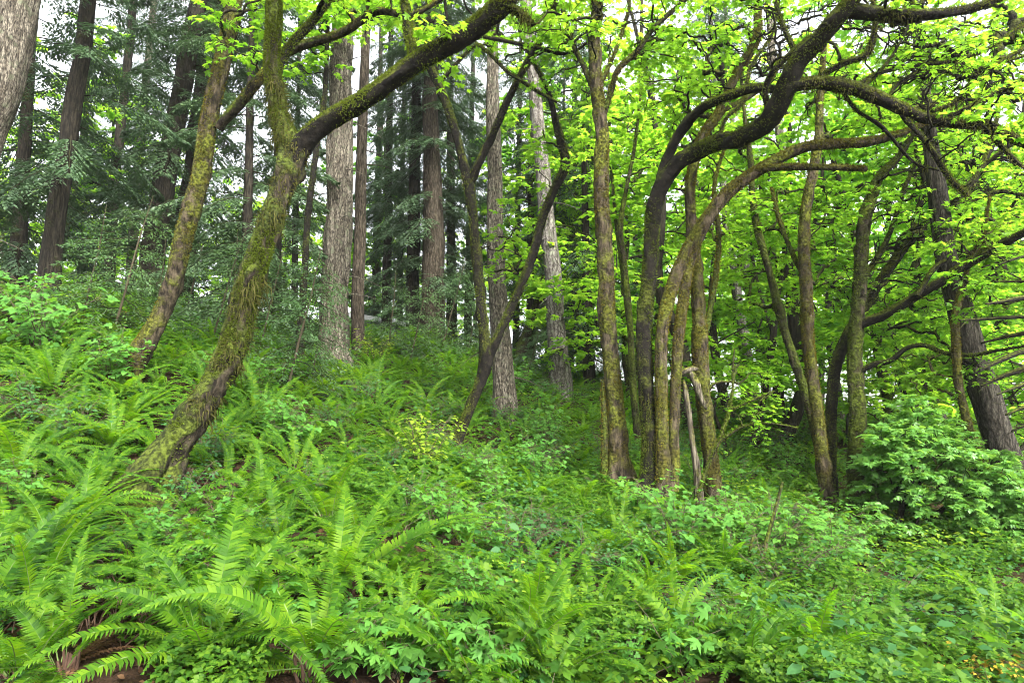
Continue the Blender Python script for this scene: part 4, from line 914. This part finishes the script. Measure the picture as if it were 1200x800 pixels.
def ferns():
    rng = np.random.default_rng(21); out = []
    near = [(8, 660, 1.0), (40, 720, .8), (70, 790, .75), (165, 720, .6), (-30, 760, 1.0), (20, 800, .85), (62, 640, .7), (238, 775, .95), (300, 720, .6), (392, 700, 1.1), (365, 790, .9), (385, 618, 1.0), (300, 610, .85), (450, 690, .75), (610, 770, .95), (690, 750, .9), (645, 800, .8), (760, 640, .7),
            (835, 640, .8), (705, 660, .7), (145, 500, .9), (62, 465, 1.0), (238, 470, .8), (300, 500, .9), (345, 560, .9), (420, 560, .9), (455, 500, .8), (470, 630, .75), (560, 610, .7), (110, 590, .8), (20, 560, .9), (185, 640, .7), (250, 660, .8), 
            (540, 640, .6), (620, 560, .7), (660, 640, .6), (900, 620, .7), (420, 640, .7), (490, 720, .6), (160, 580, .7), (60, 530, .8), (330, 650, .7), (200, 700, .55), (265, 570, .8)]
    for x, y, s in near:
        p = hit(x, y)
        if p is None: continue
        root = tag(link('sword_fern', None), 'x', 'fern', 'sword ferns on the slope'); s *= (1.22 if y > 640 else 1.05) * (1 if x < 540 else .85); place(root, p, s, rng); TAKEN.append((p, s * .55)); root.empty_display_size = .1
        link('rootstock', ROOTSTOCK, root)
        n = rng.integers(13, 20); kind = rng.integers(0, 3)
        for k in range(n):
            o = link('frond', FRONDS[rng.integers(12)], root)
            az = k * 2.399 + rng.normal(0, .25)
            o.rotation_euler = (0, rng.normal(.02, .16) + (.28 if k % 3 == 0 else 0), az); f = rng.uniform(.68, 1.08); o.scale = (f, f, f)
            o.location = (math.cos(az) * .05, math.sin(az) * .05, .03)
        for k in range(rng.integers(3, 9)):
            o = link('dead_frond', DEADF[rng.integers(4)], root); o.rotation_euler = (0, rng.uniform(-.1, .3), rng.uniform(0, 6.28)); f = rng.uniform(.6, 1.0); o.scale = (f, f, f)
        out.append((root, p, ['large arching', 'bright spreading', 'broad vivid'][kind] if s > .85 else ['small bright', 'middling tufted', 'compact'][kind]))
    cand = []
    for _ in range(9000):
        x, y = rng.uniform(-60, 1260), 330 + 470 * rng.uniform(0, 1) ** 1.25
        wt = 1.0 if x < 560 else (.5 if x < 900 else .3)
        if x > 760 and y > 620: wt *= .25
        if x > 1000 and y < 720: continue
        if x > 560 and y > 640: wt *= .55
        if rng.uniform() > wt: continue
        p = hit(x, y)
        if p is None or np.hypot(p[0] - DIRT[0], p[1] - DIRT[1]) < .62: continue
        cand.append(p)
    cand.sort(key=lambda q: q[1] + rng.uniform(0, 2.5))
    n_ind, bed = 0, Acc()
    lows = [fern_mesh(700 + i, 13, 1)[0] for i in range(4)]
    LV = [(np.concatenate(a.v), a.f) for a in lows]
    for p in cand:
        s = rng.uniform(.55, .95); r = s * (.62 if p[0] < -p[1] * .05 else .7)
        if not free(p, r): continue
        TAKEN.append((p, r))
        if n_ind < 256 and p[1] < 19:
            o = tag(link('sword_fern', FERNS[rng.integers(8)]), 'x', 'fern', 'sword ferns on the slope'); place(o, p, s, rng); n_ind += 1
            out.append((o, p, 'leafy' if s > .75 else 'small'))
        else:
            v, f = LV[rng.integers(4)]; az = rng.uniform(0, 6.28)
            Rm = np.array(Matrix.Rotation(az, 3, 'Z'))
            base = bed.n
            bed.v.append(v @ Rm.T * s + np.array([p[0], p[1], float(ground(p[0], p[1]))])); bed.n += len(v)
            for ff, m in f: bed.f.append((ff + base, m))
    b = bed.build('fern_bed', [MT['fern'], MT['green_stem']], smooth=False)
    if b: b['kind'] = 'stuff'; b['label'] = 'bed of distant sword ferns higher on the slope'
    label_all(out, None, 'sword fern', 'sword ferns on the slope', 10)
    print('FERNS', len(out), 'bed', len(bed.f))

# ------------------------------------------------------------------ leafy undergrowth
def shrub_data(seed, h, nst, leafm, size, tpl, spread=.45, nl=16, stemm='stem', tr=.005):
    rng = np.random.default_rng(seed); st, fo = Acc(), Acc()
    az = rng.uniform(0, 6.28, nst); out = rng.uniform(.15, 1, nst) * spread
    t = np.linspace(0, 1, 7)[None, :, None]
    D = np.stack([np.cos(az), np.sin(az), 0 * az], 1)
    H = h * rng.uniform(.5, 1.05, nst)
    C = D[:, None] * .04 + D[:, None] * (out[:, None, None] * t ** 1.4) + UP * (H[:, None, None] * (t * 1.15 - .25 * t ** 2.5))
    C[:, 1:] += rng.normal(0, .015, (nst, 6, 3))
    st.add(*tubes(C, np.tile(np.linspace(tr, tr * .4, 7), (nst, 1)), 4))
    k = nl
    s = np.sort(rng.uniform(.22, 1, (nst, k)), 1); f = s * 5.99; i = f.astype(int); u = (f - i)[..., None]
    r = np.arange(nst)[:, None]
    P = C[r, i] * (1 - u) + C[r, i + 1] * u
    a2 = rng.uniform(0, 6.28, (nst, k)); pet = rng.uniform(.04, .16, (nst, k, 1)) * (h ** .5)
    LD = np.stack([np.cos(a2), np.sin(a2), rng.uniform(-.3, .35, (nst, k))], -1) + D[:, None] * .4
    P2 = P + nrm(LD) * pet
    n = nst * k
    st.add(*tubes(np.stack([P, (P + P2) / 2 + UP * .01, P2], 2).reshape(n, 3, 3), np.tile([[.0018, .0014, .001]], (n, 1)), 3))
    N = UP + rng.normal(0, .33, (nst, k, 3)) + LD * .15
    LD = LD - UP * .25
    scatter(fo, tpl, P2.reshape(-1, 3), LD.reshape(-1, 3), N.reshape(-1, 3), (size * rng.uniform(.6, 1.2, (nst, k))).ravel())
    return st.data('stem', MT[stemm]), fo.data('foliage', MT[leafm])
def put_shrub(name, cat, group, data, p, s, rng):
    root = tag(link(name, None), 'x', cat, group); place(root, p, s, rng, .1); root.empty_display_size = .1
    link('stem', data[0], root); link('foliage', data[1], root); return root

def shrubs():
    rng = np.random.default_rng(31)
    SB = [shrub_data(800 + i, .85, 12, 'shrub', .085, TRIO, .5, 20) for i in range(5)]
    TB = [shrub_data(820 + i, .5, 8, 'shrub', .13, MAPLE, .35, 9) for i in range(4)]
    BL = [shrub_data(840 + i, .6, 14, 'herb_blue', .055, OVAL, .5, 26) for i in range(4)]
    out = []
    for x, y, s in [(215, 600, .8), (262, 640, .7), (305, 645, .6), (180, 655, .6), (240, 545, .9), (90, 520, .9), (330, 535, .9), (390, 510, .9), (425, 475, 1.), (300, 470, 1.), (130, 455, 1.), (480, 600, .8), (545, 560, .9), (205, 690, .5), (355, 585, .7), (30, 500, 1.), (450, 560, .8), (520, 500, 1.)]:
        p = hit(x, y)
        if p is None: continue
        k = rng.uniform() < .55
        out.append((put_shrub('salmonberry_shrub' if k else 'snowberry_shrub', 'shrub', 'low leafy shrubs on the slope', (SB if k else BL)[rng.integers(4)], p, s, rng), p, 'leafy salmonberry' if k else 'bluish snowberry'))
    for _ in range(3000):
        x, y = rng.uniform(-60, 1260), rng.uniform(360, 790)
        wt = .16 if x < 480 else .8
        if x > 985 and y < 745: continue
        if rng.uniform() > wt: continue
        p = hit(x, y)
        if p is None or p[1] > 20 or np.hypot(p[0] - DIRT[0], p[1] - DIRT[1]) < .6 or len(out) > 190: continue
        s = rng.uniform(.6, 1.15) * (.6 if p[1] < 6 else 1)
        if not free(p, s * .35): continue
        TAKEN.append((p, s * .45))
        if rng.uniform() < .62: out.append((put_shrub('salmonberry_shrub', 'shrub', 'low leafy shrubs on the slope', SB[rng.integers(5)], p, s, rng), p, 'leafy salmonberry'))
        else: out.append((put_shrub('snowberry_shrub', 'shrub', 'low leafy shrubs on the slope', BL[rng.integers(4)], p, s, rng), p, 'bluish snowberry'))
    label_all(out, None, 'shrub', 'low leafy shrubs on the slope', 10)
    # broad-leaved herbs near the bottom
    out = []
    for x, y in [(430, 770), (455, 790), (480, 760), (520, 775), (430, 740), (545, 790), (245, 690), (280, 745), (340, 745), (585, 800), (470, 800), (715, 790), (620, 700), (520, 690), (225, 740), (395, 790), (640, 720), (735, 690), (800, 790), (870, 760), (560, 680)]:
        p = hit(x + rng.normal(0, 5), y)
        if p is None: continue
        out.append((put_shrub('thimbleberry_plant', 'plant', 'broad-leaved thimbleberry plants', TB[rng.integers(4)], p, rng.uniform(.55, .85), rng), p, 'broad-leaved'))
    label_all(out, None, 'thimbleberry', 'broad-leaved thimbleberry plants', 10)
    yb = shrub_data(861, .95, 16, 'yellow', .075, OVAL, .6, 24)
    p = hit(492, 562); o = put_shrub('bush', 'shrub', None, yb, p, 1.0, rng); o['label'] = 'yellow-green bush with pale new leaves among the ferns of the middle slope'
    yb2 = shrub_data(862, .8, 12, 'yellow', .07, OVAL, .5, 22)
    p = hit(440, 432); o = put_shrub('bush', 'shrub', None, yb2, p, 1.2, rng); o['label'] = 'lime bush beside the foot of the great furrowed fir'
    p = hit(45, 415); o = put_shrub('bush', 'shrub', None, SB[0], p, 1.5, rng); o['label'] = 'tall light green bush under the brown bank at the photo edge'
    p = hit(20, 385); o = put_shrub('bush', 'shrub', None, SB[1], p, 1.5, rng); o['label'] = 'topmost light green bush against the brown bank'
    oc = shrub_data(863, .5, 30, 'ochre', .06, OVAL, .38, 36)
    for k, (x, y, s) in enumerate([(1170, 824, .62), (1122, 826, .5)]):
        p = hit(x, y - 6); o = put_shrub('ochre_plant', 'plant', 'yellow-orange plants at the bottom edge', oc, p, s, rng)
        o['label'] = ['larger yellow-orange plant cut by the bottom edge', 'smaller yellow-orange plant cut by the bottom edge'][k]
    # hemlock saplings
    out = []
    for x, y, s in [(335, 465, 1.35), (300, 430, 1.2), (365, 445, 1.1), (130, 400, 1.3), (95, 385, 1.1), (180, 395, 1.0), (245, 410, 1.2), (455, 415, 1.2), (545, 425, 1.3), (515, 418, 1.5), (480, 425, 1.2), (640, 448, 1.0), (270, 395, 1.3), (215, 380, 1.2), (350, 415, 1.3), (690, 455, 1.1), (615, 455, .9)]:
        p = hit(x, y)
        if p is None: continue
        root = tag(link('hemlock_sapling', None), 'x', 'sapling', 'hemlock saplings on the ridge'); place(root, p, s * .9, rng, .05)
        a = Acc(); a.add(*tubes(np.array([[[0, 0, -.1], [.01, 0, .7], [0, .01, 1.4], [.03, 0, 2.1]]]), np.array([[.022, .017, .011, .003]]), 6)); a.build('trunk', MT['stem'], root)
        link('foliage', SAPL[rng.integers(4)], root); out.append((root, p, 'feathery dull green'))
    label_all(out, None, 'hemlock sapling', 'hemlock saplings on the ridge', 10)

def leafy_shrub():
    """The big rounded maple-leaved shrub on the right."""
    rng = np.random.default_rng(41)
    b = hit(1062, 640); root = thing('vine_maple', 'big rounded leafy shrub with pale green layered leaves below the tilted conifer', 'shrub', (b[0], b[1], float(ground(b[0], b[1])))); org = np.array(root.location)
    nodes, rad = [], []
    for rows in ([(1052, 650, 11), (1050, 620, 9), (1060, 585, 7), (1075, 545, 4)], [(1066, 650, 10), (1085, 615, 8), (1115, 590, 6), (1150, 575, 4)], [(1075, 655, 8), (1115, 640, 7), (1165, 625, 5), (1210, 620, 3)], [(1048, 650, 8), (1035, 620, 6), (1022, 590, 4)], [(1080, 655, 8), (1130, 668, 7), (1180, 668, 5), (1220, 672, 3)]):
        a = Acc(); q = wood(a, path_px(rows, b[1], b[1] + rng.normal(0, .3)), .05, 8, .1); a.build('stem', MT['bark_limb'], root, org)
        nodes.append(q[2:, :3]); rad.append(q[2:, 3])
    pts = []
    bl = [(1075, 540, 60, 34, 70), (1110, 570, 70, 45, 90), (1165, 605, 60, 50, 80), (1200, 640, 60, 55, 70), (1045, 595, 38, 34, 36), (1115, 645, 60, 22, 40), (1035, 525, 30, 24, 26), (1180, 565, 40, 26, 30), (1080, 505, 40, 18, 24), (1205, 590, 40, 30, 24), (1050, 498, 26, 16, 14), (1120, 525, 34, 20, 18), (1165, 540, 30, 18, 14), (1165, 682, 55, 30, 44), (1205, 700, 40, 34, 34), (1110, 682, 36, 18, 20), (1070, 478, 24, 12, 10)]
    for x, y, rx, ry, n in bl:
        u = nrm(rng.normal(size=(n, 3))) * rng.uniform(.55, 1.15, (n, 1))
        for c in np.vstack([u, (u * [1, 1, -1] + rng.normal(0, .1, u.shape))[:n // 3]]):
            pts.append(px(x + c[0] * rx, y + c[1] * ry, b[1] + c[2] * .75))
    A, E, Rd = grow(np.vstack(nodes), np.concatenate(rad), pts, .0035, rng)
    a = Acc(); a.add(*tubes(E, Rd, 4), m=1)
    od = E[:, -1] - E[:, -2]; od[:, 2] *= .2; od = nrm(od)
    sprays(a, A, od, 4, 6, .095, MAPLE, tl=(.10, .26), flat=.15, rng=rng, twig_r=.002)
    a.build('crown', [MT['vine'], MT['bark_limb']], root, org)

def ground_cover():
    rng = np.random.default_rng(51)
    def pts(n, ymin, ymax, pw):
        u = rng.uniform(0, 1, n); Y = (ymin ** pw + u * (ymax ** pw - ymin ** pw)) ** (1 / pw)
        X = rng.uniform(-1, 1, n) * (Y * .86 + .8)
        return X, Y
    def layer(acc, n, ymin, ymax, pw, tpl, s0, s1, hmax, m, thr=-9., seed=0):
        X, Y = pts(n, ymin, ymax, pw)
        q = np.stack([X, Y], -1)
        den = G1(q * 1.1 + seed) * .6 + G2(q * .45 + 2 * seed) * .6
        bare = np.hypot(X - DIRT[0], (Y - DIRT[1]) * .8) < .30 + .1 * G2(q * 5)
        sx, sy = project(np.stack([X, Y, ground(X, Y)], 1))
        left = np.clip((620 - sx) / 420, 0, 1) * np.clip((sy - 380) / 120, 0, 1)      # ferns, soil and litter rather than herbs here
        keep = (den > thr + left * .45) & ~bare
        X, Y, q, left = X[keep], Y[keep], q[keep], left[keep]; n = len(X)
        h = hmax * (1 - .5 * left) * (.25 + .95 * np.clip(.5 + .7 * G2(q * 1.6 + seed), 0, 1.3))
        Z = ground(X, Y) + h * rng.uniform(.05, 1, n) ** .6
        az = rng.uniform(0, 6.283, n)
        D = np.stack([np.cos(az), np.sin(az), rng.uniform(-.5, .15, n)], 1)
        N = np.array([.0, -.25, 1.]) + rng.normal(0, .36, (n, 3))
        scatter(acc, tpl, np.stack([X, Y, Z], 1), D, N, rng.uniform(s0, s1, n), m)
    a = Acc()
    layer(a, 150000, 3.0, 9.5, .9, TRIO, .032, .062, .30, 0, -.12, 1)
    layer(a, 60000, 3.0, 9, .9, OVAL, .028, .055, .24, 1, .05, 2)
    layer(a, 90000, 8, 24, .8, TRIO, .05, .10, .40, 0, -.7, 3)
    layer(a, 30000, 8, 22, .8, OVAL, .05, .09, .42, 2, .3, 7)
    layer(a, 26000, 7.5, 20, .8, OVAL, .05, .09, .38, 1, .1, 8)
    layer(a, 16000, 4.2, 14, 1.0, OVAL, .03, .055, .36, 2, .45, 4)
    layer(a, 26000, 18, 40, .8, OVAL, .14, .26, .5, 0, -9, 5)
    layer(a, 22000, 3.0, 12, .9, MAPLE_S, .06, .12, .34, 0, .25, 9)
    layer(a, 14000, 3.0, 12, .9, OVAL, .06, .11, .40, 1, .4, 10)
    layer(a, 12000, 3.0, 12, .9, KITE, .06, .14, .30, 2, .55, 11)
    o = a.build('ground_cover', [MT['herb'], MT['herb_blue'], MT['yellow']]); o['kind'] = 'stuff'; o['label'] = 'low leafy herbs carpeting the slope'
    # dead leaves and broken stalks on the soil
    a = Acc(); X, Y = pts(26000, 2.8, 14, 1.0); n = len(X); az = rng.uniform(0, 6.28, n)
    scatter(a, OVAL, np.stack([X, Y, ground(X, Y) + rng.uniform(.005, .05, n)], 1), np.stack([np.cos(az), np.sin(az), rng.normal(0, .3, n)], 1), UP + rng.normal(0, .5, (n, 3)), rng.uniform(.02, .055, n))
    o = a.build('leaf_litter', MT['dead']); o['kind'] = 'stuff'; o['label'] = 'brown dead leaves littering the soil'
    a = Acc(); n = 900; X, Y = pts(n, 3.2, 16, 1.0); az = rng.uniform(0, 6.28, n); L = rng.uniform(.2, .8, (n, 1, 1)); t = np.linspace(0, 1, 5)[None, :, None]
    D = nrm(np.stack([np.cos(az), np.sin(az), rng.uniform(.1, 1.6, n)], 1)); P0 = np.stack([X, Y, ground(X, Y)], 1)
    Q = P0[:, None] + D[:, None] * L * t - UP * (L * .25) * t ** 2; Q[:, 1:] += rng.normal(0, .012, (n, 4, 3))
    a.add(*tubes(Q, np.tile(np.linspace(.004, .0015, 5), (n, 1)), 4)); o = a.build('dry_twigs', MT['stem']); o['kind'] = 'stuff'; o['label'] = 'dry twigs and dead stalks scattered through the undergrowth'
    # roots hanging over the dirt patch
    a = Acc(); n = 260; r = np.random.default_rng(5)
    p = np.stack([DIRT[0] + r.normal(0, .2, n), DIRT[1] + .25 + r.normal(0, .12, n)], 1)
    z = ground(p[:, 0], p[:, 1]); P0 = np.c_[p, z + r.uniform(.0, .12, n)]
    t = np.linspace(0, 1, 5)[None, :, None]; D = np.stack([r.normal(0, .12, n), r.uniform(-.35, -.1, n), r.uniform(-.25, 0, n)], 1)
    Q = P0[:, None] + D[:, None] * t + UP * .05 * np.sin(t * 3.1); Q[:, 1:-1] += r.normal(0, .012, (n, 3, 3))
    a.add(*tubes(Q, np.full((n, 5), .004), 4)); o = a.build('root_tangle', MT['root'])
    tag(o, 'tangle of brown roots spilling over the bare dirt patch', 'roots')

def extras():
    a = Acc(); q = wood(a, path_px([(894, 650, 6), (902, 620, 5), (910, 590, 4), (917, 564, 3)], 7.0), .05, 7, .1); o = a.build('stick', MT['bark_moss']); tag(o, 'lone bare stick standing upright in the greenery below the dark slim maple', 'stick')
    a = Acc(); q = wood(a, path_px([(878, 652, 4), (880, 640, 4), (883, 628, 2)], 7.05), .05, 7, .1); o = a.build('stick', MT['bark_moss']); tag(o, 'short broken stick beside the lone upright stick', 'stick')
    # pale roofed building glimpsed on the ridge
    c = px(455, 372, 28); g = float(ground(c[0], c[1]))
    root = thing('building', 'low building with a white roof edge glimpsed between the great fir and the cedars', 'building', (c[0], c[1], g)); org = np.array(root.location)
    def box(name, lo, hi, mt, slope=0):
        v = np.array([[x, y, z - slope * (x - lo[0])] for x in (lo[0], hi[0]) for y in (lo[1], hi[1]) for z in (lo[2], hi[2])])
        a = Acc(); a.add(v, np.array([[0, 1, 3, 2], [4, 6, 7, 5], [0, 4, 5, 1], [2, 3, 7, 6], [0, 2, 6, 4], [1, 5, 7, 3]])); a.build(name, mt, root, org, smooth=False)
    z = c[2]
    box('wall', (c[0] - 1.6, c[1] + .2, g - .5), (c[0] + 2.2, c[1] + 4, z - .1), plain_mat('grey_wall', (.2, .2, .2)))
    box('roof', (c[0] - 2.0, c[1] - .1, z + .06), (c[0] + 2.6, c[1] + 4.3, z + .26), plain_mat('white_fascia', (.8, .8, .8)), .16)
ferns(); shrubs(); leafy_shrub(); ground_cover(); extras()
